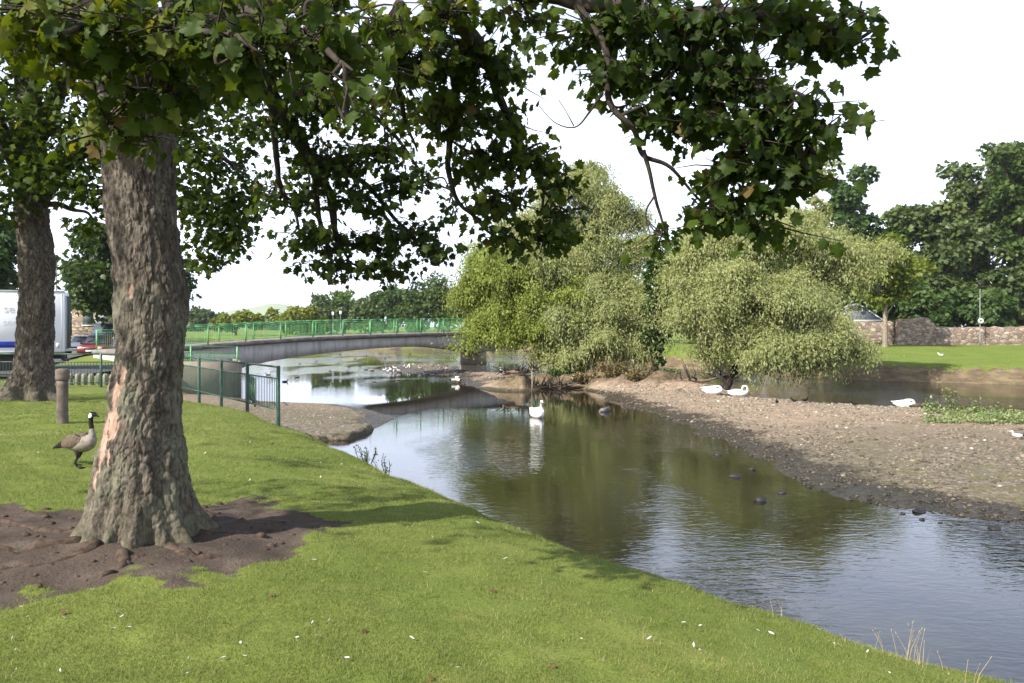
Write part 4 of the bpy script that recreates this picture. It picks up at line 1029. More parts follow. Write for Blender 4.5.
# ------------------------------------------------------------------ road
def ribbon(pts, w, dz, name, mat, kind=None, n=6):
    c = spline(pts, 10); T = unit(np.gradient(c, axis=0)); S_ = np.stack([-T[:, 1], T[:, 0]], 1)
    us = np.linspace(-w / 2, w / 2, n)
    xy = (c[:, None, :] + S_[:, None, :] * us[None, :, None]).reshape(-1, 2)
    zz = np.maximum(land(xy[:, 0], xy[:, 1])[0], -.6) + dz
    zz = zz.reshape(len(c), n); zz[:] = zz.max(1, keepdims=True)
    a = (np.arange(len(c) - 1)[:, None] * n + np.arange(n - 1)[None]).ravel()
    o = obj(name, np.c_[xy, zz.ravel()], np.stack([a, a + 1, a + n + 1, a + n], 1), mat, None, None, True)
    return tag(o, kind=kind)
ribbon([(-90, 36), (-60, 36.3), (-36, 36.3), (-25, 36.2), (-18.3, 36.6)], 8.4, .07, 'road', M['road'], 'structure')
ribbon([(-26.5, 40), (-28, 50), (-32, 66), (-38, 90)], 5.5, .085, 'side_road', M['road'], 'structure')
ribbon([(-90, 31.5), (-60, 31.9), (-36, 31.9), (-25, 31.8), (-15.6, 32.1)], .25, .16, 'kerb', M['kerb'], 'structure', 3)

# ------------------------------------------------------------------ bridge
BA, BD = np.array([-18.3, 45.0]), np.array([14.94, 19.0]); BL = np.linalg.norm(BD); BT = BD / BL; BN = np.array([-BT[1], BT[0]])
bridge = empty('footbridge', (BA[0], BA[1], -.4), 0, 'low arched concrete footbridge with bright green railings across the river', 'footbridge')
bo = np.array([BA[0], BA[1], -.4])
ts = np.linspace(-.16, 2.12, 96)
topz = np.interp(ts, [-.2, -.1, 0, .15, .32, .56, .8, 1, 1.2, 1.6, 2.0, 2.2], [.40, .50, .62, .81, 1.0, 1.15, 1.24, 1.29, 1.3, 1.2, 1.0, .9])
sof = np.interp(ts, [-.2, .13, .149, .23, .32, .42, .56, .68, .80, .87, .93, .97, 1.0, 1.04, 1.13, 1.17, 1.25, 1.35, 1.6, 1.85, 2.2], [-1.2, -1.2, -.75, -.42, -.20, -.02, .17, .24, .22, .13, .02, -.07, -.16, -.30, -.30, -.16, .03, .18, .24, .0, -.6])
WID = 2.9
def bp3(t, off, z): q = BA + BD * t + BN * off; return np.array([q[0], q[1], z]) - bo
def sweep(prof, name, mat, low=None):
    """prof(i) -> closed list of (offset, z) for station i"""
    V = np.array([[bp3(ts[i], o_, z_) for o_, z_ in prof(i)] for i in range(len(ts))]); n = V.shape[1]
    a = np.arange(len(ts) - 1)[:, None] * n + np.arange(n)[None]; b = np.arange(len(ts) - 1)[:, None] * n + (np.arange(n)[None] + 1) % n
    f = [tuple(q) for q in np.stack([a, b, b + n, a + n], -1).reshape(-1, 4)] + [tuple(range(n - 1, -1, -1)), tuple(range((len(ts) - 1) * n, len(ts) * n))]
    lowv = np.repeat(low, n) if low is not None else np.zeros(len(ts) * n)
    return obj(name, V.reshape(-1, 3), f, mat, bridge, {'low': lowv})
sweep(lambda i: [(.16, topz[i] - .255), (.16, sof[i]), (WID - .16, sof[i]), (WID - .16, topz[i] - .255)], 'arch_beam', M['concrete'], .3 * smooth(.3, .1, ts))
M['deck'] = plain('deck_concrete', (.20, .18, .16), .9, .15, .35, 2, 0, .3)
sweep(lambda i: [(-.06, topz[i]), (-.06, topz[i] - .20), (.10, topz[i] - .25), (WID - .10, topz[i] - .25), (WID + .06, topz[i] - .20), (WID + .06, topz[i]), (WID - .1, topz[i] + .02), (.1, topz[i] + .02)], 'deck', M['deck'])
for tp in (1.085,):
    m = MB()
    c = BA + BD * tp + BN * WID / 2
    rz = math.atan2(BT[1], BT[0])
    for w0, w1, z0_, z1_ in ((.62, .62, -2.7, -1.45), (.62, .55, -1.45, -.32)):
        v = []
        for (hw, z_) in ((w0, z0_), (w1, z1_)):
            for sx, sy in ((-1, -.62), (-.45, -1), (.45, -1), (1, -.62), (1, .62), (.45, 1), (-.45, 1), (-1, .62)):
                q = c + BT * sx * hw + BN * sy * (WID / 2 - .22)
                v.append(np.array([q[0], q[1], z_]) - bo)
        m.add(v, [(i, (i + 1) % 8, 8 + (i + 1) % 8, 8 + i) for i in range(8)] + [tuple(range(7, -1, -1)), tuple(range(8, 16))])
    zz = np.concatenate(m.v)[:, 2] + bo[2]
    obj('pier', np.concatenate(m.v), m.f, M['concrete'], bridge, {'low': np.where(zz < -.5, 1.0, .7)})
# abutment and its wing wall
ab = MB()
q = BA + BD * .055
ab.box(np.array([q[0] + BN[0] * WID / 2, q[1] + BN[1] * WID / 2, -1.0]) - bo, (BL * .17, WID - .33, 3.0), math.atan2(BT[1], BT[0]))
w0, w1 = np.array([-18.6, 40.2]), np.array([-14.5, 42.4]); w2 = BA + BD * .13 + BN * .1
for a, b, za, zb_ in ((w0, w1, .0, -.15), (w1, w2, -.15, -.15)):
    d = unit(b - a); nn = np.array([-d[1], d[0]]) * .17
    v = [np.array([*(p_ + s_ * nn), z_]) - bo for p_, zt in ((a, za), (b, zb_)) for s_ in (-1, 1) for z_ in (-2.6, zt)]
    ab.add(v, [(0, 1, 5, 4), (2, 6, 7, 3), (1, 3, 7, 5), (0, 2, 3, 1), (4, 5, 7, 6), (0, 4, 6, 2)])
zz = np.concatenate(ab.v)[:, 2] + bo[2]
obj('abutment', np.concatenate(ab.v), ab.f, M['concrete'], bridge, {'low': np.where(zz < -.5, 1.0, .85)})
# railings on both edges
for off in (.02, WID - .02):
    rl = MB(); tz = lambda t: float(np.interp(t, ts, topz))
    npost = 23
    pt = np.linspace(-.15, 2.1, npost)
    fine_t = np.linspace(-.15, 2.1, 67)
    for h, wd_, hh in ((1.07, .06, .045), (.95, .03, .03), (.13, .03, .03)):
        for a, b in zip(fine_t[:-1], fine_t[1:]): rl.bar(bp3(a, off, tz(a) + h), bp3(b, off, tz(b) + h), wd_, hh)
    nbar = int(2.25 * BL / .115)
    for t_ in np.linspace(-.15, 2.1, nbar):
        rl.tube([bp3(t_, off, tz(t_) + .13), bp3(t_, off, tz(t_) + .95)], .0075, 4, 0, False)
    ro = rl.build('railing', M['bridge_green'], bridge)
    for t_ in pt:
        MB().box(bp3(t_, off, tz(t_) + .545), (.065, .065, 1.08), math.atan2(BT[1], BT[0])).build('post', M['bridge_green'], ro)

# green mesh railing on the wing wall, and one seen edge-on going down to the slipway
def mesh_rail(a, b, ha, hb, name, label, sp=.11, up=.9):
    a = np.array(a, float); b = np.array(b, float)
    base = a.copy(); t = empty(name, base, 0, label, 'railing')
    n = max(1, int(np.linalg.norm(b - a) / 1.8))
    for i in range(n + 1):
        q = a + (b - a) * i / n - base
        MB().box(q + np.array([0, 0, up / 2 - .1]), (.06, .06, up + .26), 0).build('post', M['bridge_green' if 'wing' in label else 'green_paint'], t)
    m = MB()
    for h in (up, up * .6, .08): m.bar(a - base + np.array([0, 0, h]), b - base + np.array([0, 0, h]), .04)
    L_ = np.linalg.norm(b - a)
    for j in range(int(L_ / sp)):
        q = a - base + (b - a) * (j + .5) / int(L_ / sp)
        m.bar(q + np.array([0, 0, .08]), q + np.array([0, 0, up * .6]), .016)
    m.build('bar_panel', M['bridge_green' if 'wing' in label else 'green_paint'], t)
mesh_rail((-18.6, 40.2, .0), (-14.55, 42.35, -.18), 0, 0, 'wall_railing', 'light green railing on the wing wall under the near end of the bridge', .10, .82)
mesh_rail((-10.6, 33.0, -1.45), (-13.2, 40.0, -1.62), 0, 0, 'ramp_railing', 'dark green railing seen end-on, going down to the gravel slipway', .10, 1.0)

# ------------------------------------------------------------------ lorry
def wheel(parent, loc, r=.42, w=.28, rz=0.0, n=24):
    v, f = lathe([(r * .55, -w / 2), (r * .93, -w / 2), (r, -w * .36), (r, w * .36), (r * .93, w / 2), (r * .55, w / 2)], n)
    v = np.array(v); v = np.stack([v[:, 0], v[:, 2], v[:, 1]], 1)
    cz, sz = math.cos(rz), math.sin(rz)
    o = obj('wheel', v, f, M['tyre'], parent, None, False, None, loc); o.rotation_euler = (0, 0, rz)
    v2, f2 = lathe([(0, -w * .30), (r * .22, -w * .34), (r * .30, -w * .22), (r * .54, -w * .28), (r * .58, -w * .51), (r * .58, w * .3), (0, w * .3)], n)
    v2 = np.array(v2); v2 = np.stack([v2[:, 0], v2[:, 2], v2[:, 1]], 1)
    obj('rim', v2, f2, M['rim'], o)
    return o
lz = zat(-24, 36) + .075
YL = 36.0
lx1 = (65 - CX) / F * YL
box_top, box_bot = EYE - (291 - HY) / F * YL, EYE - (352 - HY) / F * YL
LEN = 6.4
lor = empty('box_lorry', (lx1, YL, lz), R(25), 'white box lorry with a blue stripe on its side, parked behind the railing', 'lorry')
lo = np.array(lor.location)
cb = MB().box(np.array([lx1 - LEN / 2, YL + 1.2, (box_top + box_bot) / 2]) - lo, (LEN, 2.4, box_top - box_bot), 0, .05)
cargo = cb.build('cargo_box', M['white_paint'], lor)
def px_on_side(px, py): return np.array([lx1 + (px - 65) / F * YL * .866, YL, EYE - (py - HY) / F * YL])
def side_rect(p0, p1, name, mat, out=.012, parent=lor, th=.01):
    a, b = px_on_side(*p0), px_on_side(*p1)
    c = (a + b) / 2; c[1] = YL - out
    return MB().box(c - lo, (abs(b[0] - a[0]), th, abs(a[2] - b[2])), 0).build(name, mat, parent)
side_rect((-85, 341.2), (31, 347.2), 'stripe', M['blue_paint'], .009)
side_rect((56, 343), (59.5, 348), 'emblem', M['grey_letter'], .009)
for x_ in (61.5,): side_rect((x_, 292), (x_ + .5, 351.5), 'seam', M['grey_letter'], .008)
trim = MB()
for py_ in (291.6, 351.4):
    a, b = px_on_side(-85, py_ - .6), px_on_side(64.6, py_ + .6); c = (a + b) / 2; c[1] = YL - .015
    trim.box(c - lo, (b[0] - a[0], .03, a[2] - b[2]), 0)
trim.build('edge_trim', M['grey_letter'], lor)
def lettering(txt, px, py, h, parent, mat, o_, name='lettering', y=None, rot=(R(90), 0, 0), align='RIGHT'):
    cu = bpy.data.curves.new(name, 'FONT'); cu.body = txt; cu.size = h; cu.extrude = .004; cu.align_x = align; cu.align_y = 'CENTER'
    tmp = bpy.data.objects.new(name, cu); COL.objects.link(tmp)
    dg = bpy.context.evaluated_depsgraph_get(); me = bpy.data.meshes.new_from_object(tmp.evaluated_get(dg))
    bpy.data.objects.remove(tmp, do_unlink=True)
    me.materials.clear(); me.materials.append(mat)
    o = link(name, me, parent); q = px_on_side(px, py); o.location = (q[0] - o_[0], (YL - .012 if y is None else y) - o_[1], q[2] - o_[2]); o.rotation_euler = rot
    return o
lettering('se', 15.5, 309.5, .50, lor, M['grey_letter'], lo)
lettering('ser', 17.5, 322.5, .42, lor, M['grey_letter'], lo)
# rear: doors, bars, lamps
rd = MB()
for s_ in (-1, 1): rd.box(np.array([lx1 + .02, YL + 1.2 + s_ * .57, (box_top + box_bot) / 2 - .05]) - lo, (.045, 1.10, box_top - box_bot - .32), 0, .01)
M['rear_grey'] = plain('rear_door_grey', (.40, .41, .42), .45, .4, .15, 2)
rdo = rd.build('rear_door', M['rear_grey'], lor)
hb = MB()
for s_ in (-.2, .2, -.95, .95): hb.tube([np.array([lx1 + .07, YL + 1.2 + s_, box_bot + .15]) - lo, np.array([lx1 + .07, YL + 1.2 + s_, box_top - .2]) - lo], .02, 6)
hb.build('lock_bar', M['dark_metal'], rdo)
ch = MB().box(np.array([lx1 - LEN / 2 - .9, YL + 1.2, box_bot - .19]) - lo, (LEN + 1.6, 1.0, .26), 0)
ch.box(np.array([lx1 - .1, YL + 1.2, box_bot - .42]) - lo, (.14, 2.2, .16), 0)
for s_ in (-.9, .9): ch.box(np.array([lx1 - .12, YL + 1.2 + s_, box_bot - .22]) - lo, (.1, .1, .4), 0)
ch.box(np.array([lx1 - 3.6, YL + .42, box_bot - .42]) - lo, (1.6, .35, .5), 0, .04)
ch.build('chassis', M['dark_metal'], lor)
for s_ in (-.85, .85): MB().box(np.array([lx1 + .0, YL + 1.2 + s_, box_bot - .42]) - lo, (.05, .3, .1), 0).build('tail_light', M['red_paint'], lor)
gd = MB().box(np.array([lx1 - 3.7, YL + .08, box_bot - .48]) - lo, (1.7, .05, .34), 0); gd.build('side_guard', M['dark_metal'], lor)
for x_ in (lx1 - 2.25, lx1 - LEN - .9):
    for s_ in (.22, 2.18): wheel(lor, (x_ - lo[0], YL + s_ - lo[1], .44), .44, .28)
cabp = [(-1.0, .55), (1.0, .55), (1.0, 2.5), (.6, 2.62), (-.55, 2.62), (-.92, 1.75), (-1.02, 1.5)]
cab = MB().prism([(x_ + (lx1 - LEN - 1.12 - lo[0]), z_) for x_, z_ in cabp], YL + .08 - lo[1], YL + 2.3 - lo[1], 'y').build('cab', M['white_paint'], lor)
MB().prism([(x_ + (lx1 - LEN - 1.12 - lo[0]), z_) for x_, z_ in [(-.75, 1.65), (.35, 1.65), (.35, 2.35), (-.48, 2.35)]], YL + .07 - lo[1], YL + 2.31 - lo[1], 'y').build('window', M['glass'], cab)

# ------------------------------------------------------------------ cars
def car(name, loc, rz, paint, label, cat, L_=4.0, W_=1.7, H_=1.45, van=False):
    t = empty(name, loc, rz, label, cat)
    if van: prof = [(-.5, .14), (-.5, .50), (-.48, .56), (-.36, .60), (-.24, .96), (-.18, 1.0), (.47, 1.0), (.5, .94), (.5, .14)]
    else: prof = [(-.5, .20), (-.5, .44), (-.47, .52), (-.28, .60), (-.13, .95), (-.06, 1.0), (.20, .99), (.40, .66), (.49, .60), (.5, .46), (.5, .20)]
    m = MB(); n = len(prof)
    rows = []
    for y, ins in ((-.5, .0), (-.46, -.0), (.46, 0), (.5, 0)):
        for x, z in prof:
            nar = .84 if z > .62 else 1.0
            yy = y * W_ * nar * (.97 if abs(y) == .5 else 1)
            sx = .985 if abs(y) == .5 else 1
            rows.append((x * L_ * sx, yy, z * H_ * (.99 if abs(y) == .5 and z > .9 else 1)))
    f = [(k * n + i, k * n + (i + 1) % n, (k + 1) * n + (i + 1) % n, (k + 1) * n + i) for k in range(3) for i in range(n)]
    f += [tuple(range(n - 1, -1, -1)), tuple(range(3 * n, 4 * n))]
    m.add(rows, f).build('body', M[paint], t)
    a, b = (prof[3], prof[4])
    g = lambda f_: np.array([(a[0] + (b[0] - a[0]) * f_) * L_ - .012, 0, (a[1] + (b[1] - a[1]) * f_) * H_ + .012])
    wv = []
    for f_, hw in ((.10, .42), (.94, .36)):
        for s_ in (-1, 1): wv.append(g(f_) + np.array([0, s_ * hw * W_, 0]))
    wv = wv + [q + np.array([.02, 0, -.02]) for q in wv]
    MB().add(wv, [(0, 1, 3, 2), (4, 6, 7, 5), (0, 4, 5, 1), (2, 3, 7, 6), (0, 2, 6, 4), (1, 5, 7, 3)]).build('windscreen', M['glass'], t)
    for s_ in (-1, 1):
        pr = [(-.20, .64), (.16, .64), (.16, .92), (-.10, .92)] if not van else [(-.30, .60), (-.05, .60), (-.05, .90), (-.21, .90)]
        yb = s_ * W_ * .425
        MB().prism([(x * L_, z * H_) for x, z in pr], yb - .015, yb + .015, 'y').build('side_window', M['glass'], t)
        MB().box((-.497 * L_, s_ * W_ * .36, .44 * H_), (.06, .28, .15), 0, .02).build('headlight', M['lamp'], t)
        MB().box((-.24 * L_, s_ * W_ * .54, .64 * H_), (.10, .16, .12), 0, .03).build('wing_mirror', M['dark_metal'], t)
        for x in (-.31, .30): wheel(t, (x * L_, s_ * W_ * .44, .30), .30, .2, 0, 18)
    MB().box((-.502 * L_, 0, .30 * H_), (.03, .52, .11), 0).build('number_plate', M['lamp'], t)
    MB().box((-.502 * L_, 0, .40 * H_), (.03, .8, .10), 0, .01).build('grille', M['dark_metal'], t)
    return t
q = P(101, 352, 55); car('parked_car', (q[0], q[1], zat(q[0], q[1]) + .09), R(98), 'red_paint', 'red car facing the river between the lorry and the big trunk', 'car')
q = P(111, 345, 64); car('parked_van', (q[0], q[1], zat(q[0], q[1]) + .09), R(97), 'dark_blue_paint', 'dark van behind the red car', 'van', 4.8, 1.9, 2.3, True)
q = P(86, 350, 58); car('parked_car', (q[0], q[1], zat(q[0], q[1]) + .09), R(100), 'white_paint', 'white car just left of the red one, behind the railing', 'car', 3.9, 1.65, 1.4)

# stone house across the road
hq = P(73, 350, 75); hz0 = zat(hq[0], hq[1]) - .1
hs = empty('stone_house', (hq[0], hq[1], hz0), 0, 'reddish stone house behind the parked cars, mostly hidden by the tree', 'house')
MB().box((1.4, 2.5, 2.2), (3.0, 5, 4.4), 0).build('wall', M['rubble'], hs)
MB().prism([(-.3, 4.38), (3.1, 4.38), (1.4, 6.0)], -.25, 5.25, 'y').build('roof', M['slate'], hs)
MB().box((1.4, -.02, 2.9), (.9, .08, 1.3), 0).build('window', M['glass'], hs)
MB().box((1.4, -.03, 2.2), (1.1, .14, .1), 0).build('sill', M['ridge'], hs)
gp = P(100, 346, 70)
for px_, lab in ((98.5, 'grey stone gate pillar left of the dark van, in front of the stone house'), (104, 'grey stone gate pillar right next to the dark van')):
    g_ = P(px_, 346, 70); t = empty('gate_pillar', (g_[0], g_[1], zat(g_[0], g_[1])), 0, lab, 'pillar')
    MB().box((0, 0, 1.7), (.5, .5, 3.4), 0, .03).build('shaft', M['kerb'], t); MB().box((0, 0, 3.47), (.62, .62, .14), 0, .03).build('cap', M['kerb'], t)

def pole(px, top, foot, Y, label, name='street_lamp', head='lantern', sign=None, r=.055):
    b = P(px, foot, Y); zg = zat(b[0], b[1]); h = EYE - (top - HY) / F * Y - zg
    t = empty(name, (b[0], b[1], zg), 0, label, 'street lamp' if name == 'street_lamp' else 'post')
    MB().add(*lathe([(r * 1.7, -.1), (r * 1.7, .8), (r, .9), (r * .7, h)], 10)).build('pole', M['grey_pole'], t, True)
    if head == 'lantern':
        MB().add(*lathe([(.05, h - .1), (.16, h), (.24, h + .42), (.26, h + .44), (.1, h + .62), (0, h + .66)], 10)).build('lantern', M['dark_metal'], t)
    elif head == 'board':
        MB().box((0, -.06, h - .3), (.42, .04, .62), 0, .01).build('board', M['white_paint'], t)
    if sign:
        zs_ = EYE - (sign - HY) / F * Y - zg
        ring = [(.22 * math.cos(a), 0, .20 * math.sin(a)) for a in np.linspace(0, 2 * math.pi, 20)]
        MB().tube(np.array(ring) + np.array([0, -.16, zs_]), .10, 8).build('lifebuoy', M['white_paint'], t, True)
    return t
pole(980, 288, 345, 89.2, 'tall lamp post with a white ring on its shaft, in front of the stone wall', sign=321)
pole(56.5, 262, 352, 70, 'thin grey lamp post seen between the lorry and the second trunk', r=.07)
pole(333, 312, 331, 160, 'white notice board on a post beyond the bridge, left of the pair', 'notice_post', 'board')
pole(340.5, 311, 331, 160, 'white notice board on a post beyond the bridge, right of the pair', 'notice_post', 'board')

# ------------------------------------------------------------------ wall and slate-roofed building on the far side
def rubble_wall(x0, x1, Y, heights, label, seed, th=.5):
    r = np.random.default_rng(seed); n = int((x1 - x0) / .35) + 1
    xs = np.linspace(x0, x1, n); hs_ = np.interp(xs, *heights) + .07 * fbm(np.stack([xs * 1.5, xs * 0, xs * 0], 1), 3, seed)
    base = np.array([(x0 + x1) / 2, Y, zat((x0 + x1) / 2, Y)])
    V = []
    for x, h in zip(xs, hs_):
        zg = zat(x, Y) - .25
        for y, z in ((Y, zg), (Y - .06 + .04 * r.normal(), (zg + h) / 2), (Y + .02 * r.normal(), h), (Y + .12, h + .10 + .03 * r.normal()), (Y + th - .12, h + .10), (Y + th, h), (Y + th, zg)): V.append((x, y, z))
    V = np.array(V) - base; k = 7
    f = [(i * k + j, (i + 1) * k + j, (i + 1) * k + j + 1, i * k + j + 1) for i in range(n - 1) for j in range(k - 1)]
    f += [tuple(range(k)), tuple(range((n - 1) * k + k - 1, (n - 1) * k - 1, -1))]
    o = obj('stone_wall', V, f, M['rubble'], None, None, False, None, base)
    return tag(o, label, 'wall')
YW = 90
X = lambda px, Y=YW: (px - CX) / F * Y
Zt = lambda py, Y=YW: EYE - (py - HY) / F * Y
rubble_wall(X(700), X(896), YW + .4, ([X(700), X(836), X(896)], [Zt(322), Zt(321), Zt(323)]), 'dark stretch of stone wall below the slate roof, partly behind the broad willow', 5)
rubble_wall(X(896.5), X(935), YW - .2, ([X(896), X(905), X(921), X(929), X(935)], [Zt(321), Zt(319.5), Zt(318.5), Zt(320), Zt(327)]), 'higher broken-topped stretch of reddish stone wall beside the slim tree', 6)
rubble_wall(X(935.5), X(1200), YW + .4, ([X(935), X(1030), X(1200)], [Zt(328), Zt(327.5), Zt(327)]), 'low reddish stone wall running past the lamp post to the right edge', 7)
pb = P(861, 322, 96); hb_ = empty('lodge', (pb[0], pb[1], zat(pb[0], pb[1])), 0, 'small building with a hipped slate roof and pale ridges behind the stone wall', 'building')
zg = hb_.location[2]; e_ = EYE - (320 - HY) / F * 96 - zg; rg = EYE - (305 - HY) / F * 96 - zg
MB().box((0, 1.8, e_ / 2), (4.2, 3.6, e_), 0).build('wall', M['rubble'], hb_)
ev = [(-2.45, -.25, e_), (2.45, -.25, e_), (2.45, 3.85, e_), (-2.45, 3.85, e_), (-.75, 1.8, rg), (.75, 1.8, rg)]
rfo = MB().add(ev, [(3, 2, 1, 0), (0, 1, 5, 4), (1, 2, 5), (2, 3, 4, 5), (3, 0, 4)]).build('roof', M['slate'], hb_)
rm = MB()
for a, b in ((0, 4), (1, 5), (2, 5), (3, 4), (4, 5)): rm.bar(np.array(ev[a]) + [0, 0, .05], np.array(ev[b]) + [0, 0, .05], .22, .10)
for a, b in ((0, 1),): rm.bar(np.array(ev[a]) + [0, -.03, -.06], np.array(ev[b]) + [0, -.03, -.06], .10, .14)
rm.build('ridge', M['ridge'], rfo)
MB().box((.1, 1.8, rg + .05), (.5, .5, .35), 0).build('chimney', M['slate'], rfo)

# hill on the skyline
hx = np.linspace(-1, 1, 60); HYD = 5600
V = []
for u_ in hx:
    px_ = 262 + u_ * 140
    top = 327 - 20 * math.exp(-((u_ - .12) / .42) ** 2) - 5 * math.exp(-((u_ + .45) / .3) ** 2) - 3 * (1 - u_ * u_) - .8 * math.sin(u_ * 23)
    for k_, (dy, fz) in enumerate(((0, 0), (260, .7), (420, 1), (620, .9), (1100, 0))):
        q = P(px_, 327, HYD + 420); h = (327 - top) / F * (HYD + 420)
        V.append((q[0], HYD + dy, -3 + fz * (h + 4)))
k = 5
o = obj('hill', V, [(i * k + j, (i + 1) * k + j, (i + 1) * k + j + 1, i * k + j + 1) for i in range(59) for j in range(k - 1)], M['far_ground'], None, {'soil': np.zeros(len(V))}, True)
tag(o, kind='structure')
# ------------------------------------------------------------------ grass blades
def grid_at(x, y, arr):
    """bilinear lookup in the land grid"""
    i = np.clip(np.searchsorted(gx, x) - 1, 0, nx - 2); j = np.clip(np.searchsorted(gy, y) - 1, 0, ny - 2)
    u = (x - gx[i]) / (gx[i + 1] - gx[i]); v_ = (y - gy[j]) / (gy[j + 1] - gy[j])
    A = arr.reshape(ny, nx)
    return A[j, i] * (1 - u) * (1 - v_) + A[j, i + 1] * u * (1 - v_) + A[j + 1, i] * (1 - u) * v_ + A[j + 1, i + 1] * u * v_
gsd = sdist(fx, fy, NEAR_LAND)
k = NT('grass_blade')
bc = k.ramp(k.attr('rnd'), [(0, (.075, .115, .020)), (.45, (.155, .195, .042)), (.8, (.235, .26, .070)), (.93, (.34, .31, .13)), (1, (.42, .37, .20))])
p_ = k.pbsdf(bc, .6, .2); tr = k.n('ShaderNodeBsdfTranslucent'); k.set(tr.inputs['Color'], bc)
mx = k.n('ShaderNodeMixShader'); mx.inputs[0].default_value = .3; k.t.links.new(p_, mx.inputs[1]); k.t.links.new(tr.outputs[0], mx.inputs[2])
M['blade'] = k.done(mx.outputs[0])
rg = np.random.default_rng(77)
NB = 1500000
by = 2.4 + 19.6 * rg.random(NB) ** 2.1
bx = (rg.random(NB) * 2 - 1) * (by * .80 + .6)
ok = (bx > -13) & (bx < 5.5)
bx, by = bx[ok], by[ok]
sd = grid_at(bx, by, gsd); soil_ = grid_at(bx, by, gsoil)
pn = np.stack([bx, by, bx * 0], 1)
patch = fbm(pn * 1.1, 3, 301); tuft = fbm(pn * 7, 2, 302)
thin = fbm(pn * 2.6, 3, 303)
ok = (sd < .75) & (soil_ + .25 * tuft + .95 * (rg.random(len(bx)) - .5) < .42) & (rg.random(len(bx)) < .85 + .3 * tuft - .65 * smooth(.25, .75, thin))
bx, by, sd, patch, tuft, thin = [a[ok] for a in (bx, by, sd, patch, tuft, thin)]
bz = grid_at(bx, by, gz)
nb_ = len(bx)
edge_boost = smooth(-.5, .3, sd)
hgt = (.014 + .016 * rg.random(nb_)) * (1 + .35 * tuft) * (1 + .9 * edge_boost * rg.random(nb_)) + .05 * (rg.random(nb_) < .0025) + .09 * edge_boost * (rg.random(nb_) < .02)
wd_ = .0030 * np.maximum(1, by / 5.0) * (.7 + .6 * rg.random(nb_))
az = rg.random(nb_) * 2 * math.pi
lean = .35 + .75 * rg.random(nb_)
base = np.stack([bx, by, bz - .004], 1)
side = np.stack([np.cos(az), np.sin(az), 0 * az], 1) * wd_[:, None] / 2
la = az + math.pi / 2 + .8 * rg.normal(size=nb_)
tip = base + np.stack([np.cos(la) * lean * hgt, np.sin(la) * lean * hgt, hgt], 1)
v = np.stack([base - side, base + side, tip], 1).reshape(-1, 3)
f = np.arange(nb_ * 3).reshape(-1, 3)
rn = np.clip(.46 + .13 * patch + .10 * tuft + .16 * rg.normal(size=nb_) + .22 * smooth(.25, .7, thin) + .3 * (rg.random(nb_) < .05), 0, 1)
o = obj('grass', v, f, M['blade'], None, {'rnd': np.repeat(rn, 3)})
tag(o, kind='stuff')

# ------------------------------------------------------------------ pebbles on the bars
def ico(seed, sub=1):
    bm = bmesh.new(); bmesh.ops.create_icosphere(bm, subdivisions=sub, radius=1)
    v = np.array([q.co[:] for q in bm.verts]); f = np.array([[q.index for q in t.verts] for t in bm.faces]); bm.free()
    v *= (1 + .28 * fbm(v * 1.3 + seed * 7, 2, seed))[:, None]
    return v, f
k = NT('pebble')
pc = k.ramp(k.attr('rnd'), [(0, (.06, .050, .036)), (.3, (.135, .112, .080)), (.6, (.21, .175, .128)), (.88, (.30, .25, .195)), (1, (.42, .39, .34))])
pc = k.mix(k.attr('wet'), pc, k.mix(1.0, pc, (.35, .34, .33), 'MULTIPLY'))
M['pebble'] = k.done(k.pbsdf(pc, k.rampf(k.attr('wet'), 0, 1, .85, .35), .3))
def pebbles(name, N, xr, yr, zone_poly, size, seed, zmax, tone=0.0, pwr=1.5):
    r = np.random.default_rng(seed)
    y = yr[0] + (yr[1] - yr[0]) * r.random(N) ** pwr; x = xr[0] + (xr[1] - xr[0]) * r.random(N)
    d = sdist(x, y, zone_poly)
    z = grid_at(x, y, gz)
    m = (d < .35) & (z < zmax) & (z > WATER - .12) & (r.random(N) < .55 + .6 * fbm(np.stack([x, y, 0 * x], 1) * .8, 3, seed))
    x, y, z = x[m], y[m], z[m]; n = len(x)
    O, Fc, A, Wt = [], [], [], []
    base_i = 0
    s = size[0] + (size[1] - size[0]) * r.random(n) ** 3.2
    s = s * (.62 + .02 * y)
    wet = np.clip(smooth(WATER + .19, WATER + .06, z + .03 * r.normal(size=n)), 0, 1)
    rn = np.clip(.5 + tone + .2 * r.normal(size=n) + .25 * smooth(22, 32, y) - .15, 0, .93); rn = np.where(r.random(n) < .006, 1, rn)
    kinds = [ico(q) for q in range(5)]; kk = r.integers(0, 5, n)
    for q, (tv, tf) in enumerate(kinds):
        i = np.where(kk == q)[0]
        a = r.random(len(i)) * 6.28
        sx, sy, sz = s[i] * (1 + .4 * r.random(len(i))), s[i] * (.7 + .3 * r.random(len(i))), s[i] * (.35 + .3 * r.random(len(i)))
        px_ = tv[None, :, 0] * sx[:, None]; py_ = tv[None, :, 1] * sy[:, None]
        V = np.stack([x[i][:, None] + px_ * np.cos(a)[:, None] - py_ * np.sin(a)[:, None], y[i][:, None] + px_ * np.sin(a)[:, None] + py_ * np.cos(a)[:, None], z[i][:, None] + (sz * .25)[:, None] + tv[None, :, 2] * sz[:, None]], -1)
        Fc.append((tf[None] + (np.arange(len(i)) * len(tv))[:, None, None]).reshape(-1, 3) + base_i)
        O.append(V.reshape(-1, 3)); A.append(np.repeat(rn[i], len(tv))); Wt.append(np.repeat(wet[i], len(tv))); base_i += len(i) * len(tv)
    o = obj(name, np.concatenate(O), np.concatenate(Fc), M['pebble'], None, {'rnd': np.concatenate(A), 'wet': np.concatenate(Wt)}, True)
    tag(o, kind='stuff')
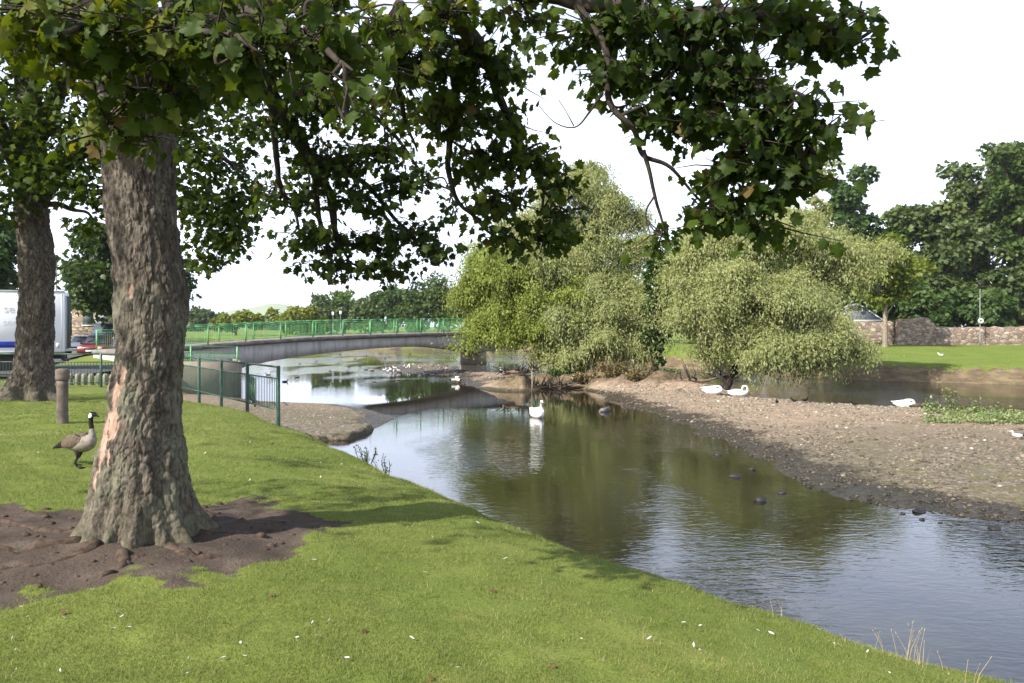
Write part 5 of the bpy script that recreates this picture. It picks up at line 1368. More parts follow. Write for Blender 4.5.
pebbles('gravel_stones', 60000, (4, 24), (13.5, 44), ISLAND, (.015, .068), 401, -1.35, -.05, 1.35)
pebbles('gravel_stones', 6000, (-14, -4.4), (25, 40), SLIPWAY, (.010, .034), 402, -1.4, .12, 1.0)
pebbles('gravel_stones', 6000, (-12, 8), (42, 76), ISLAND, (.02, .07), 403, -1.35, .1, 1.2)
pebbles('gravel_stones', 3000, (-12, -3), (58, 77), ISLET, (.02, .07), 404, -1.5, .1, 1.0)

# stones standing in the shallows
rks = [(735, 477, .16, 'dark wet stone in the shallows, nearest the middle of the river'), (760, 501, .17, 'dark round stone in the river, farthest from the gravel bar'), (782, 493, .13, 'small dark stone beside the round one in the river'), (752, 470, .12, 'low stone just breaking the water close to the gravel edge'),
       (919, 512, .15, 'dark block of stone at the tip of the gravel edge on the right'), (897, 508, .06, 'small stone left of the dark block at the gravel edge'), (903, 514, .06, 'small stone in the water just below and left of the dark block'), (922, 520, .07, 'round stone in the water just below the dark block'), (940, 523, .05, 'small stone in the water right of the dark block'),
       (718, 455, .14, 'grey stone at the water line where the bar begins to widen'), (810, 487, .10, 'stone at the water line left of the bare gravel point'), (850, 500, .10, 'stone at the gravel edge left of the dark block'), (995, 529, .14, 'wet stone on the gravel edge near the right border')]
for i, (px, py, s, lab) in enumerate(rks):
    Yr = (EYE - WATER) * F / (py - HY); q = P(px, py, Yr)
    tv, tf = ico(60 + i, 2)
    tv = tv * (1 + .1 * fbm(tv * 3, 3, i))[:, None] * np.array([s * .85, s * .65, s * .42])
    o = obj('river_stone', tv, tf, M['rock'], None, None, True, None, (q[0], q[1], WATER + .05 * s))
    tag(o, lab, 'stone', 'stones in the shallows')

M['clod'] = plain('earth_clod', (.085, .06, .046), .95, .1, .5, 20, 0, .8)
# ------------------------------------------------------------------ roots and clods by the big tree
for i, (pts_, r0) in enumerate([([(-3.3, 6.15), (-3.7, 5.95), (-4.15, 6.0), (-4.7, 6.15)], .085), ([(-3.3, 6.4), (-3.8, 6.5), (-4.4, 6.75), (-5.0, 6.8)], .06), ([(-2.62, 6.1), (-2.35, 5.95), (-2.1, 6.05)], .07), ([(-3.1, 6.0), (-3.3, 5.65), (-3.65, 5.5)], .06), ([(-2.9, 5.95), (-2.75, 5.65), (-2.8, 5.4)], .05), ([(-2.55, 6.5), (-2.2, 6.7), (-1.95, 7.0)], .06)]):
    c = spline(pts_, 8); n = len(c)
    rr_ = r0 * np.linspace(1, .3, n) * (1 + .2 * fbm(np.stack([np.arange(n) * .4, np.full(n, i), np.zeros(n)], 1), 2, i))
    zz = land(c[:, 0], c[:, 1])[0] - rr_ * .55 + .02 * fbm(np.stack([np.arange(n) * .5, np.full(n, i * 3.), np.zeros(n)], 1), 2, 5)
    zz[-1] -= .05
    v, f = tube(np.c_[c, zz], rr_, 9)
    obj('root', v, f, M['clod'], tree, None, True)
rc = np.random.default_rng(31)
cl_pts = []
while len(cl_pts) < 260:
    x, y = rc.uniform(-6, -1.5), rc.uniform(4.9, 8)
    if sdist(np.array([x]), np.array([y]), DIRT)[0] < -.05 and math.hypot(x + 2.95, y - 6.4) > .55: cl_pts.append((x, y))
cl_pts = np.array(cl_pts); cz_ = land(cl_pts[:, 0], cl_pts[:, 1])[0]
V, Fc, n0 = [], [], 0
for (x, y), z in zip(cl_pts, cz_):
    tv, tf = ico(rc.integers(0, 40)); s = .010 + .028 * rc.random() ** 3
    V.append(tv * np.array([s * 1.3, s, s * .7]) + np.array([x, y, z])); Fc.append(tf + n0); n0 += len(tv)
o = obj('earth_clods', np.concatenate(V), np.concatenate(Fc), M['clod']); tag(o, kind='stuff')

# ------------------------------------------------------------------ feathers on the grass
fv = [(x, y * w_, .006 * math.sin(x * 60) + .35 * x * x * 4) for x, w_ in ((-.03, .1), (-.015, .7), (0, 1), (.018, .8), (.035, .15)) for y in (-.011, 0, .011)]
ff = [(i * 3 + j, (i + 1) * 3 + j, (i + 1) * 3 + j + 1, i * 3 + j + 1) for i in range(4) for j in range(2)]
M['litter_feather'] = leaf_mat('fallen_feather', [(0, (.62, .61, .58)), (1, (.8, .79, .76))], .3, .1, .8, (1, 1, 1))
fme = mesh_data('feather', fv, ff, M['litter_feather'], None, True)
rf = np.random.default_rng(404); cnt = 0
spots = [(130, 633), (245, 663), (131, 490), (478, 525), (509, 538), (555, 543), (640, 545), (700, 655), (572, 640), (576, 610), (505, 562), (555, 568), (250, 482), (262, 470), (240, 470), (205, 455), (298, 645), (12, 645), (700, 630), (60, 462), (38, 455), (90, 440), (118, 470), (30, 470)]
tries = 0
while cnt < 95 and tries < 4000:
    tries += 1
    if tries <= len(spots): px, py = spots[tries - 1]
    else: px, py = rf.uniform(0, 900), 402 + 280 * rf.random() ** 1.5
    # march along the sight line to the ground
    hit = None
    for Y in np.arange(3.2, 19, .05):
        q = P(px, py, Y)
        if grid_at(np.array([q[0]]), np.array([Y]), gz)[0] >= q[2]: hit = q; break
    if hit is None: continue
    x, y = hit[0], hit[1]
    if grid_at(np.array([x]), np.array([y]), gsd)[0] > -.05 or grid_at(np.array([x]), np.array([y]), gsoil)[0] > .3: continue
    o = link('feather', fme, None, (x, y, grid_at(np.array([x]), np.array([y]), gz)[0] + .026)); cnt += 1
    s = rf.uniform(.22, .55) * (1 + .04 * y); o.scale = (s, s, s); o.rotation_euler = (rf.normal() * .35, rf.normal() * .35, rf.uniform(0, 6.28))
    tag(o, 'small white feather lying on the mown grass', 'feather', 'white feathers scattered on the grass')

# a few fallen leaves on the grass and the bare earth
M['fallen'] = leaf_mat('fallen_leaf', [(0, (.105, .065, .032)), (1, (.15, .10, .045))], .15, .15, .7, (1, 1, 1))
lv_ = SYC_V * np.array([1, 1, 1.6]); lme = mesh_data('fallen_leaf', lv_ * .085, SYC_F, M['fallen'], {'rnd': np.full(len(SYC_V), .4)})
rl_ = np.random.default_rng(90)
for i in range(14):
    y = rl_.uniform(3.6, 9.0); x = rl_.uniform(-.62 * y, .25 * y)
    if sdist(np.array([x]), np.array([y]), NEAR_LAND)[0] > -.2 or math.hypot(x + 2.95, y - 6.4) < .7: continue
    o = link('fallen_leaf', lme, None, (x, y, zat(x, y) + .022)); s = rl_.uniform(.3, .62); o.scale = (s, s, s); o.rotation_euler = (rl_.normal() * .3, rl_.normal() * .3, rl_.uniform(0, 6.28))
    tag(o, 'small brown fallen leaf lying on the ground near the big tree', 'leaf', 'fallen leaves on the lawn')

# ------------------------------------------------------------------ plants
def blades(name, xy, label, cat, mat, n, h, w, lean_, seed, parts=False, group=None, head=False, kind=None):
    r = np.random.default_rng(seed); x0, y0 = xy; z0 = zat(x0, y0)
    t = empty(name, (x0, y0, z0), 0, label, cat, group); m = MB(); hd = MB()
    for i in range(n):
        a = r.uniform(0, 6.28); d = np.array([math.cos(a), math.sin(a), 0]); l_ = lean_ * (.3 + r.random()); hh = h * (.55 + .5 * r.random())
        b = np.array([r.normal() * w, r.normal() * w * .5, -.02])
        pts = [b, b + d * l_ * hh * .3 + np.array([0, 0, hh * .5]), b + d * l_ * hh + np.array([0, 0, hh])]
        m.tube(pts, [.0020, .0016, .0009], 4, 0, False)
        if head: MB().tube([pts[2], pts[2] + (pts[2] - pts[1]) * .22], [.0032, .0010], 5, 0, True).build('seed_head', M['dry_stalk'], t)
    m.build('stem', M[mat], t)
def on_edge(px, Y, out=.15):
    x = (px - CX) / F * Y; return (x, Y)
for i, (px, Y, n, lab) in enumerate([(882, 5.25, 3, 'few dry grass stalks at the bank edge, left of the thicker tuft'), (912, 5.1, 9, 'thick tuft of dry grass stalks at the bank edge in the lower right'), (930, 5.0, 3, 'lone leaning dry stalks just right of the thick tuft'), (775, 6.0, 3, 'thin dry stalks at the bank edge near the middle of the river'), (975, 4.75, 3, 'short dry stalks at the lower right corner of the lawn')]):
    blades('dry_grass_tuft', on_edge(px, Y), lab, 'grass tuft', 'dry_stalk', n, .26 if n > 3 else .18, .05, .35, 500 + i, True, 'dry grass along the bank edge', True)
def leafy(name, xy, label, cat, mat, n_st, h, spread, leaf, n_leaf, seed, group=None, z=None):
    r = np.random.default_rng(seed); x0, y0 = xy; z0 = zat(x0, y0) if z is None else z
    t = empty(name, (x0, y0, z0), 0, label, cat, group); m = MB(); O, D, N_ = [], [], []
    for i in range(n_st):
        a = r.uniform(0, 6.28); d = np.array([math.cos(a), math.sin(a), 0]) * spread * r.random() ** .5; hh = h * (.5 + .6 * r.random())
        b = d * .45; e = d + np.array([0, 0, hh]); md = (b + e) / 2 + .08 * h * r.normal(size=3)
        c = spline([b - [0, 0, .05], md, e], 5); m.tube(c, np.linspace(.008, .003, len(c)) * max(1, h), 4, 0, False)
        for j in range(n_leaf):
            q = c[min(len(c) - 1, int((.15 + .85 * r.random()) * len(c)))]
            O.append(q + .06 * h * r.normal(size=3)); dv = r.normal(size=3); dv[2] *= .6; D.append(dv); N_.append(np.array([0, 0, 1]) + .6 * r.normal(size=3))
    m.build('stem', M['branch'], t)
    O, D, N_ = np.array(O), np.array(D), np.array(N_); O[:, 2] = np.maximum(O[:, 2], .01)
    v, f = place(OVA_V, OVA_F, O, D, N_, leaf * (.6 + .8 * r.random(len(O))))
    obj('leaves', v, f, M[mat], t, {'rnd': np.repeat(np.clip(.5 + .22 * r.normal(size=len(O)), 0, 1), len(OVA_V))})
    return t
leafy('bank_shrub', (-2.5, 13.9), 'small twiggy plant at the edge of the grass above the gravel slipway', 'plant', 'leaf_mid', 9, .27, .28, .035, 18, 520, z=-.62)
leafy('bank_shrub', (-2.0, 12.9), 'low sparse plant on the bank edge, just right of the twiggy one', 'plant', 'leaf_mid', 6, .30, .3, .03, 12, 521, z=-.66)
leafy('bank_shrub', (-.05, 9.2), 'dark small plant on the bank edge halfway down the lawn', 'plant', 'leaf_dark', 6, .12, .10, .04, 10, 522)
# weeds along the back of the gravel bar
rw = np.random.default_rng(61); O, D, N_ = [], [], []
for i in range(1500):
    px = 925 + 190 * rw.random(); Y = 27.5 + 5.5 * rw.random() - (px - 925) * .012
    x = (px - CX) / F * Y; z = zat(x, Y) if i % 1 == 0 else 0
    if z < WATER + .02: continue
    dens = fbm(np.array([[x * .9, Y * .9, 0]]), 2, 5)[0]
    if dens < -.25 + .5 * smooth(960, 930, px): continue
    hh = .05 + .16 * rw.random() * (1 + dens)
    for j in range(9):
        O.append([x + .10 * rw.normal(), Y + .10 * rw.normal(), z + hh * rw.random()]); D.append([rw.normal(), rw.normal(), .3 + rw.random()]); N_.append([rw.normal() * .6, rw.normal() * .6 - .2, 1])
O, D, N_ = map(np.array, (O, D, N_))
M['leaf_weed'] = leaf_mat('weed_leaf', [(0, (.09, .13, .04)), (.5, (.17, .23, .08)), (.9, (.28, .30, .15)), (1, (.5, .5, .4))], .3)
v, f = place(OVA_V, OVA_F, O, D, N_, .085 * (.6 + .8 * rw.random(len(O))))
o = obj('weeds', v, f, M['leaf_weed'], None, {'rnd': np.repeat(np.clip(.5 + .22 * rw.normal(size=len(O)), 0, 1), len(OVA_V))}); tag(o, kind='stuff')
for i, (px, Y, h, lab) in enumerate([(931, 31.5, .55, 'leafy weed left of the tall one at the back of the gravel bar'), (951, 31.2, 1.0, 'tallest upright weed at the back of the gravel bar'), (978, 30.6, .6, 'bushy weed right of the tallest one on the gravel bar'), (1000, 30.2, .55, 'weed near the right edge on the gravel bar')]):
    leafy('weed_plant', ((px - CX) / F * Y, Y), lab, 'plant', 'leaf_weed', 9, h, .25, .10, 14, 540 + i, 'weeds on the gravel bar')
# dry bushes, ivy and roots on the island bank
for i, (px, Y, h, sp_, mt, lab) in enumerate([(612, 46.0, .8, 1.0, 'leaf_dry', 'dry tan bush at the water side of the island, below the tall willow'), (640, 45.0, .7, 1.1, 'leaf_dry', 'low brown-green bush on the island bank between the willows'), (585, 47.2, .6, .9, 'leaf_dry', 'dry low growth on the island bank left of the tan bush'), (668, 46, .7, 1.1, 'leaf_mid', 'green undergrowth at the left foot of the broad willow'), (560, 48.4, .6, .9, 'leaf_dark', 'dark undergrowth by the root pile on the island')]):
    if mt == 'leaf_dry' and mt not in M: M[mt] = leaf_mat('dry_leaf', [(0, (.08, .06, .03)), (.5, (.17, .135, .06)), (1, (.28, .22, .11))], .2)
    leafy('undergrowth_bush', ((px - CX) / F * Y, Y), lab, 'bush', mt, 26, h, sp_, .13, 40, 560 + i, 'undergrowth on the island bank')
dw = np.random.default_rng(91)
def driftwood(px, Y, label, n, L_, seed, name='driftwood'):
    r = np.random.default_rng(seed); x, y = (px - CX) / F * Y, Y; z = zat(x, y)
    t = empty(name, (x, y, z), 0, label, 'driftwood', 'washed-up roots and branches'); m = MB(); g_ = MB()
    c = spline([(-L_ / 2, .1, .12), (-.1 * L_, 0, .22), (.2 * L_, -.1, .2), (L_ / 2, .05, .35)], 6); m.tube(c, np.linspace(.13, .05, len(c)), 8)
    for i in range(n):
        a = c[r.integers(0, len(c))]; d = r.normal(size=3); d[2] = abs(d[2]) * .7 + .1; d /= np.linalg.norm(d); l_ = L_ * (.15 + .35 * r.random())
        g_.tube([a, a + d * l_ * .5 + .08 * r.normal(size=3), a + d * l_ + .15 * r.normal(size=3)], [.045, .03, .012], 5)
    m.build('stem', M['timber'], t, True); g_.build('broken_branch', M['branch'], t, True)
driftwood(520, 46.0, 'dark tangle of washed-up roots at the left tip of the island', 46, 2.0, 1)
driftwood(548, 46.6, 'tangle of dark roots below the yellow-green willow', 40, 1.9, 2)
driftwood(580, 46.8, 'washed-up branches along the water side of the island', 16, 2.2, 3)
driftwood(695, 43.0, 'thin washed-up branches left of the leaning trunk', 14, 2.4, 4)
sb = P(532, 392, 44.6); sk = empty('upright_stake', (sb[0], sb[1], WATER - .1), 0, 'thin pale stake standing in the water by the root tangle', 'stake')
MB().tube([(0, 0, 0), (.02, 0, .6), (0, .02, 1.25)], [.05, .045, .04], 7).build('shaft', M['pale_branch'], sk)
MB().tube([(0, .02, 1.25), (.03, 0, 1.4)], [.06, .03], 7).build('tip', M['pale_branch'], sk)

# ------------------------------------------------------------------ birds
def loft(rows, n=14):
    """rows: x, z, half width, half height, y; rings across the path in the fore-and-aft plane"""
    rows = np.asarray(rows, float); m = len(rows)
    pth = np.stack([rows[:, 0], rows[:, 4] if rows.shape[1] > 4 else np.zeros(m), rows[:, 1]], 1)
    T = unit(np.gradient(pth, axis=0)); v = []
    for i in range(m):
        S_ = np.cross(T[i], np.array([0, 0, 1.0])) if abs(T[i][2]) < .8 else np.array([0, -1.0, 0])
        if abs(T[i][1]) < .3: S_ = np.array([0, -1.0, 0])
        S_ = unit(S_ - T[i] * S_.dot(T[i])); N_ = np.cross(S_, T[i])
        for a in range(n):
            t = 2 * math.pi * a / n; v.append(pth[i] + S_ * rows[i, 2] * math.cos(t) + N_ * rows[i, 3] * math.sin(t))
    f = [(k * n + a, k * n + (a + 1) % n, (k + 1) * n + (a + 1) % n, (k + 1) * n + a) for k in range(m - 1) for a in range(n)]
    f += [tuple(range(n - 1, -1, -1)), tuple(range((m - 1) * n, m * n))]
    return np.array(v), f
def bird_body(name, rows, mats, colour_of, parent, per=4, n=14, legs=None, leg_mat=None):
    """one continuous body from tail to bill; colour_of(x, y, z, s) picks the plumage of a face, s runs 0..1 from tail to bill"""
    c = spline(rows, per); c[:, 2:4] = np.maximum(c[:, 2:4], .002); v, f = loft(c, n); m = MB(); mi = []
    v = v * (1 + .015 * fbm(v * 30, 2, 3))[:, None]
    for j, q in enumerate(f):
        ce = v[list(q)].mean(0); s = (j // n) / max(1, len(c) - 1) if j < (len(c) - 1) * n else (0 if j == (len(c) - 1) * n else 1)
        mi.append(colour_of(ce[0], ce[1], ce[2], s))
    m.add(v, f); m.mi = mi
    for l_ in legs or []:
        lv, lf = tube(l_[0], l_[1], 7); m.add(lv, lf, leg_mat)
        toe = np.array(l_[0][-1]); 
        fv_ = [toe + np.array(q) for q in ((-.02, 0, 0), (.09, .045, -.004), (.10, 0, -.004), (.09, -.045, -.004), (-.02, 0, .014), (.05, 0, .014))]
        m.add(fv_, [(0, 1, 4), (1, 5, 4), (1, 2, 5), (2, 3, 5), (3, 4, 5), (3, 0, 4), (3, 2, 1), (0, 3, 1)], leg_mat)
    return m.build(name, mats, parent, True)
def wing(parent, mat_list, side, rows, thick=.018, tip=None):
    """folded wing: rows of x, z, half height, distance from the body's middle"""
    c = spline(rows, 4); v = []; n = 9
    for x, z, hh, y in c:
        for a in range(n):
            t = -math.pi / 2 + math.pi * a / (n - 1); v.append((x, side * (y * (.72 + .28 * math.cos(t)) + thick), z + hh * math.sin(t)))
    for x, z, hh, y in c:
        for a in range(n):
            t = -math.pi / 2 + math.pi * a / (n - 1); v.append((x, side * (y * (.72 + .28 * math.cos(t)) - thick), z + hh * math.sin(t)))
    m = len(c); o_ = m * n; f = []; mi = []
    for k in range(m - 1):
        for a in range(n - 1):
            q = (k * n + a, k * n + a + 1, (k + 1) * n + a + 1, (k + 1) * n + a); f += [q, tuple(o_ + i for i in q[::-1])]
            t_ = 1 if (tip is not None and c[k][0] < tip) else 0; mi += [t_, t_]
    ring = [k * n for k in range(m)] + [(m - 1) * n + a for a in range(1, n)] + [k * n + n - 1 for k in range(m - 2, -1, -1)] + [a for a in range(n - 2, 0, -1)]
    for i in range(len(ring)):
        a, b = ring[i], ring[(i + 1) % len(ring)]; f.append((b, a, o_ + a, o_ + b)); mi.append(0)
    return obj('wing', v, f, mat_list, parent, None, True, mi)

def ground_hit(px, py, y0=20.0, y1=60.0):
    Y = np.arange(y0, y1, .05); q = np.stack([(px - CX) / F * Y, Y, EYE - (py - HY) / F * Y], 1)
    below = np.where(grid_at(q[:, 0], q[:, 1], gz) >= q[:, 2])[0]
    return q[below[0]] if len(below) else q[np.argmin(q[:, 2] - grid_at(q[:, 0], q[:, 1], gz))]
# the goose
gq = P(81, 463, 9.35); gzq = zat(gq[0], gq[1])
goose = empty('goose', (gq[0], gq[1], gzq), R(-24), 'black-necked goose with a white chin walking on the grass left of the big trunk', 'goose')
GS = .80
rows = [(-.52, .25, .012, .010), (-.40, .28, .055, .018), (-.30, .31, .075, .05), (-.17, .34, .125, .105), (0, .36, .150, .140), (.12, .375, .135, .135), (.19, .41, .095, .105), (.225, .47, .055, .062), (.228, .54, .036, .040), (.215, .62, .030, .033), (.205, .70, .029, .032), (.212, .755, .034, .037), (.245, .785, .038, .040), (.285, .782, .030, .030), (.315, .772, .017, .017), (.345, .765, .012, .010), (.372, .760, .006, .004)]
def gcol(x, y, z, s):
    if s > .52 and z > .40 and x > .1:
        if z > .735 and abs(y) > .014 and .20 < x < .262 and z < .80: return 1
        if z > .475: return 0
    if s < .13: return 0
    if x < -.27 and z < .30: return 1
    if x > .13: return 4
    if z < .27: return 3
    return 3 if z < .36 else 2
gb = bird_body('body', [[q * GS for q in r_] for r_ in rows], [M['b_black'], M['b_white'], M['b_brown'], M['b_grey'], M['b_pale'], M['b_leg']], lambda x, y, z, s: gcol(x / GS, y / GS, z / GS, s), goose, 5, 18,
               [([(-.02 * GS, -.06 * GS, .27 * GS), (.0, -.06 * GS, .15 * GS), (-.03, -.06 * GS, .06), (.0, -.06 * GS, .006)], [.03, .014, .010, .010]), ([(-.05 * GS, .06 * GS, .27 * GS), (-.10 * GS, .06 * GS, .15 * GS), (-.16, .06 * GS, .06), (-.17, .06 * GS, .012)], [.03, .014, .010, .010])], 5)
for s_ in (-1, 1):
    wing(goose, [M['b_brown'], M['b_black']], s_, [[q * GS for q in r_] for r_ in [(.13, .40, .05, .118), (.03, .40, .095, .150), (-.12, .38, .095, .138), (-.25, .345, .065, .098), (-.40, .30, .035, .06), (-.56, .25, .014, .035 + .02 * s_)]], .012, -.26 * GS)

# swans
SB = [(-.62, .23, .02, .02), (-.50, .20, .10, .07), (-.30, .17, .20, .15), (0, .16, .25, .19), (.25, .16, .21, .18), (.40, .20, .12, .13), (.455, .28, .065, .075), (.44, .38, .046, .052), (.415, .50, .042, .046), (.42, .62, .040, .044), (.46, .69, .050, .052), (.53, .69, .045, .042), (.585, .672, .026, .022), (.63, .655, .018, .012), (.66, .645, .010, .006)]
def scol(neck_up=True):
    def g_(x, y, z, s):
        if s > .965: return 1
        if s > .93: return 1 if neck_up else 1
        if .905 < s <= .93: return 2
        return 0
    return g_
SM = [M['b_white'], M['b_orange'], M['b_black']]
WR = [(.22, .27, .06, .20), (.05, .29, .13, .245), (-.18, .29, .13, .225), (-.38, .29, .085, .15), (-.56, .31, .04, .08), (-.70, .33, .012, .04)]
def swan(loc, rz, rows, label, sc=1.0, wr=WR, mats=SM, wm=None, group='swans', cat='swan', name='swan'):
    t = empty(name, loc, rz, label, cat, group)
    bird_body('body', [[q * sc for q in r_] for r_ in rows], mats, scol(), t, 5, 16)
    for s_ in (-1, 1): wing(t, [wm or M['b_white']], s_, [[q * sc for q in r_] for r_ in wr], .016 * sc)
    return t
q = P(537, 416, 32.0); swan((q[0], q[1], WATER - .03), R(-70), SB, 'white swan with an upright neck swimming in the middle of the river', 1.0)
# two resting swans: one with its neck laid along the back, one preening with the neck in a loop
SR1 = [(-.62, .25, .02, .02), (-.50, .22, .10, .07), (-.30, .19, .20, .16), (0, .18, .25, .20), (.25, .18, .21, .18), (.40, .24, .11, .12), (.43, .34, .06, .065), (.37, .43, .048, .05), (.27, .46, .045, .046), (.16, .45, .044, .044), (.07, .44, .050, .048), (.0, .43, .044, .038), (-.05, .42, .026, .020), (-.09, .41, .012, .008)]
SR2 = [(-.62, .22, .02, .02), (-.50, .19, .10, .07), (-.30, .16, .20, .14), (0, .16, .25, .18), (.25, .17, .20, .17), (.42, .23, .10, .11), (.50, .34, .056, .062), (.52, .46, .048, .050), (.46, .57, .045, .046), (.34, .60, .044, .045), (.25, .54, .048, .047), (.22, .45, .046, .042), (.20, .38, .028, .024), (.19, .33, .012, .010)]
q = P(713, 394, 41.0); swan((q[0], q[1], zat(q[0], q[1]) - .02), R(-8), SR1, 'white swan resting on the gravel with its head laid back, nearest the leaning trunk', .92, [(a, b + .05 * (a < -.3), c * 1.15, d) for a, b, c, d in WR])
q = P(738.5, 394, 40.6); swan((q[0], q[1], zat(q[0], q[1]) - .02), R(6), SR2, 'white swan sitting on the gravel with its neck curled in a loop', .9)
q = P(905, 403, 34.4); swan((q[0], q[1], zat(q[0], q[1]) - .02), R(-30), SR1, 'white swan curled up on the gravel right beside a brown bird', .78)
DM = [M['b_brown'], M['b_leg'], M['b_black']]
q = P(917, 402, 34.2); swan((q[0], q[1], zat(q[0], q[1]) - .01), R(10), [(-.50, .18, .02, .02), (-.36, .17, .08, .06), (-.1, .15, .16, .13), (.16, .15, .15, .13), (.30, .17, .08, .09), (.38, .20, .05, .055), (.44, .22, .045, .045), (.50, .20, .022, .018), (.55, .19, .012, .008)], 'brown bird lying on the gravel right of the curled-up swan', .8, [(.14, .20, .04, .13), (0, .21, .09, .16), (-.2, .20, .08, .13), (-.4, .20, .03, .06)], [M['b_brown'], M['b_black'], M['b_black']], M['b_brown'], 'brown birds on the gravel', 'bird', 'brown_bird')
q = P(604, 411, 34.0); swan((q[0], q[1], WATER - .03), R(215), [(-.55, .26, .02, .02), (-.45, .22, .08, .07), (-.25, .18, .17, .14), (0, .15, .2, .16), (.2, .13, .17, .14), (.33, .10, .09, .08), (.40, .04, .05, .05), (.45, -.02, .04, .04), (.5, -.06, .02, .02)], 'grey cygnet dabbling with its head under, close to the gravel edge', .62, [(.16, .22, .05, .17), (0, .24, .10, .2), (-.2, .27, .09, .16), (-.42, .31, .04, .08)], [M['b_slate'], M['b_slate'], M['b_slate']], M['b_slate'], None, 'cygnet', 'cygnet')

# small birds: one mesh of each kind, then copies
DK = [(-.26, .10, .008, .006), (-.18, .085, .05, .03), (-.06, .07, .085, .065), (.07, .07, .08, .065), (.14, .10, .045, .05), (.165, .15, .028, .030), (.18, .195, .032, .034), (.215, .20, .028, .026), (.245, .19, .016, .012), (.275, .185, .014, .006)]
def small(name, mats, colour, rows, sc, legs=False):
    c = spline([[q * sc for q in r_] for r_ in rows], 3); c[:, 2:4] = np.maximum(c[:, 2:4], .002); v, f = loft(c, 10); m = MB(); m.add(v, f)
    m.mi = [colour(v[list(q)].mean(0) / sc, (j // 10) / len(c)) for j, q in enumerate(f)]
    if legs:
        for s_ in (-1, 1):
            lv, lf = tube([(0, s_ * .03 * sc, .03 * sc), (.01 * sc, s_ * .03 * sc, -.10 * sc)], .007 * sc, 5); m.add(lv, lf, 1)
    return mesh_data(name, np.concatenate(m.v), m.f, mats, None, True, m.mi)
duck_me = small('duck', [M['b_brown'], M['b_black'], M['b_slate']], lambda p, s: 1 if s > .62 else (2 if p[2] > .09 else 0), DK, 1.15)
gull_me = small('gull', [M['b_white'], M['b_orange'], M['b_gull'], M['b_black']], lambda p, s: 1 if s > .9 else (3 if s < .12 else (2 if (p[2] > .10 and p[0] < .08) else 0)), DK, 1.05, True)
crow_me = small('dark_bird', [M['b_black'], M['b_leg'], M['b_slate']], lambda p, s: 0, DK, 1.1, True)
def on_water(px, py): Yq = (EYE - WATER) * F / (py - HY); return P(px, py, Yq)
for i, (px, py) in enumerate([(330, 371), (349, 367), (360, 366), (366, 370), (398, 380.5), (374, 382), (285, 382), (268, 375), (345, 373), (300, 364), (392, 378), (372, 371), (355, 359), (366, 356), (340, 354.5), (385, 358), (410, 354), (316, 362), (297, 377.5), (420, 357), (380, 353.5)]):
    q = on_water(px, py)
    o = link('duck', duck_me, None, (q[0], q[1], WATER - .03)); o.scale = (.8,) * 3; o.rotation_euler = (0, 0, random.uniform(0, 6.28))
    tag(o, 'small dark duck swimming on the bright water beyond the railing', 'duck', 'ducks on the river')
for i, (px, py, lab) in enumerate([(754, 466, 'dark bird perched low at the gravel edge')][:0]): pass
for i, (px, py) in enumerate([(384, 368), (388, 369), (394, 369.5), (403, 366), (406, 367), (410, 366.5), (409, 364.8), (412, 364.5), (399, 368.5), (420, 367.5), (391, 367.5), (395, 366.6)]):
    Yq = 70 - (py - 364.5) * 1.6; q = P(px, py, Yq)
    o = link('gull', gull_me, None, (q[0], q[1], max(zat(q[0], q[1]), WATER) + .1)); o.rotation_euler = (0, 0, random.uniform(0, 6.28)); o.scale = (.9,) * 3
    tag(o, 'white gull standing on the gravel islet under the bridge', 'gull', 'gulls on the islet')
for i, (px, py, lab) in enumerate([(454, 382, 'white gull at the left tip of the island, left of its neighbour'), (458.5, 384.5, 'white gull at the left tip of the island, right of its neighbour'), (502, 370.5, 'lone white gull on the water line behind the island, right of the bridge pier')]):
    q = P(px, py, 51.5 if i < 2 else 63); o = link('gull', gull_me, None, (q[0], q[1], max(zat(q[0], q[1]), WATER) + .1)); o.rotation_euler = (0, 0, .4 + 1.9 * i); o.scale = (1.35,) * 3
    tag(o, lab, 'gull', 'gulls on the island')
for i, (px, py, Yq, lab) in enumerate([(829, 397.5, 36.6, 'black bird standing upright on the gravel before the back channel'), (805, 403, 36, 'small dark bird on the gravel left of the upright black one'), (766, 397.5, 38.8, 'dark bird on the gravel, first right of the looped swan'), (777, 405, 36.4, 'brown-black bird in the middle of the gravel strip'), (855, 407, 35, 'dark bird lying on the gravel right of the upright black one'), (794, 404, 36.2, 'dark bird sitting left of the small one on the gravel')]):
    q = ground_hit(px, py); o = link('dark_bird', crow_me, None, (q[0], q[1], zat(q[0], q[1]) + .09)); o.rotation_euler = (0, 0, random.uniform(0, 6.28)); s = 1.25 if i == 0 else .72; o.scale = (s, s, s)
    tag(o, lab, 'bird', 'dark birds on the gravel')
q = P(1018, 440, 23.5); o = link('gull', gull_me, None, (q[0], q[1], zat(q[0], q[1]) + .08)); o.rotation_euler = (0, 0, 2.5); o.scale = (.75,) * 3; tag(o, 'pale gull on the gravel at the right edge of the picture', 'gull')
q = P(941, 359, 62); o = link('gull', gull_me, None, (q[0], q[1], zat(q[0], q[1]) + .1)); o.rotation_euler = (0, 0, 3.0); o.scale = (1.0,) * 3; tag(o, 'white bird standing on the far lawn below the stone wall', 'gull')


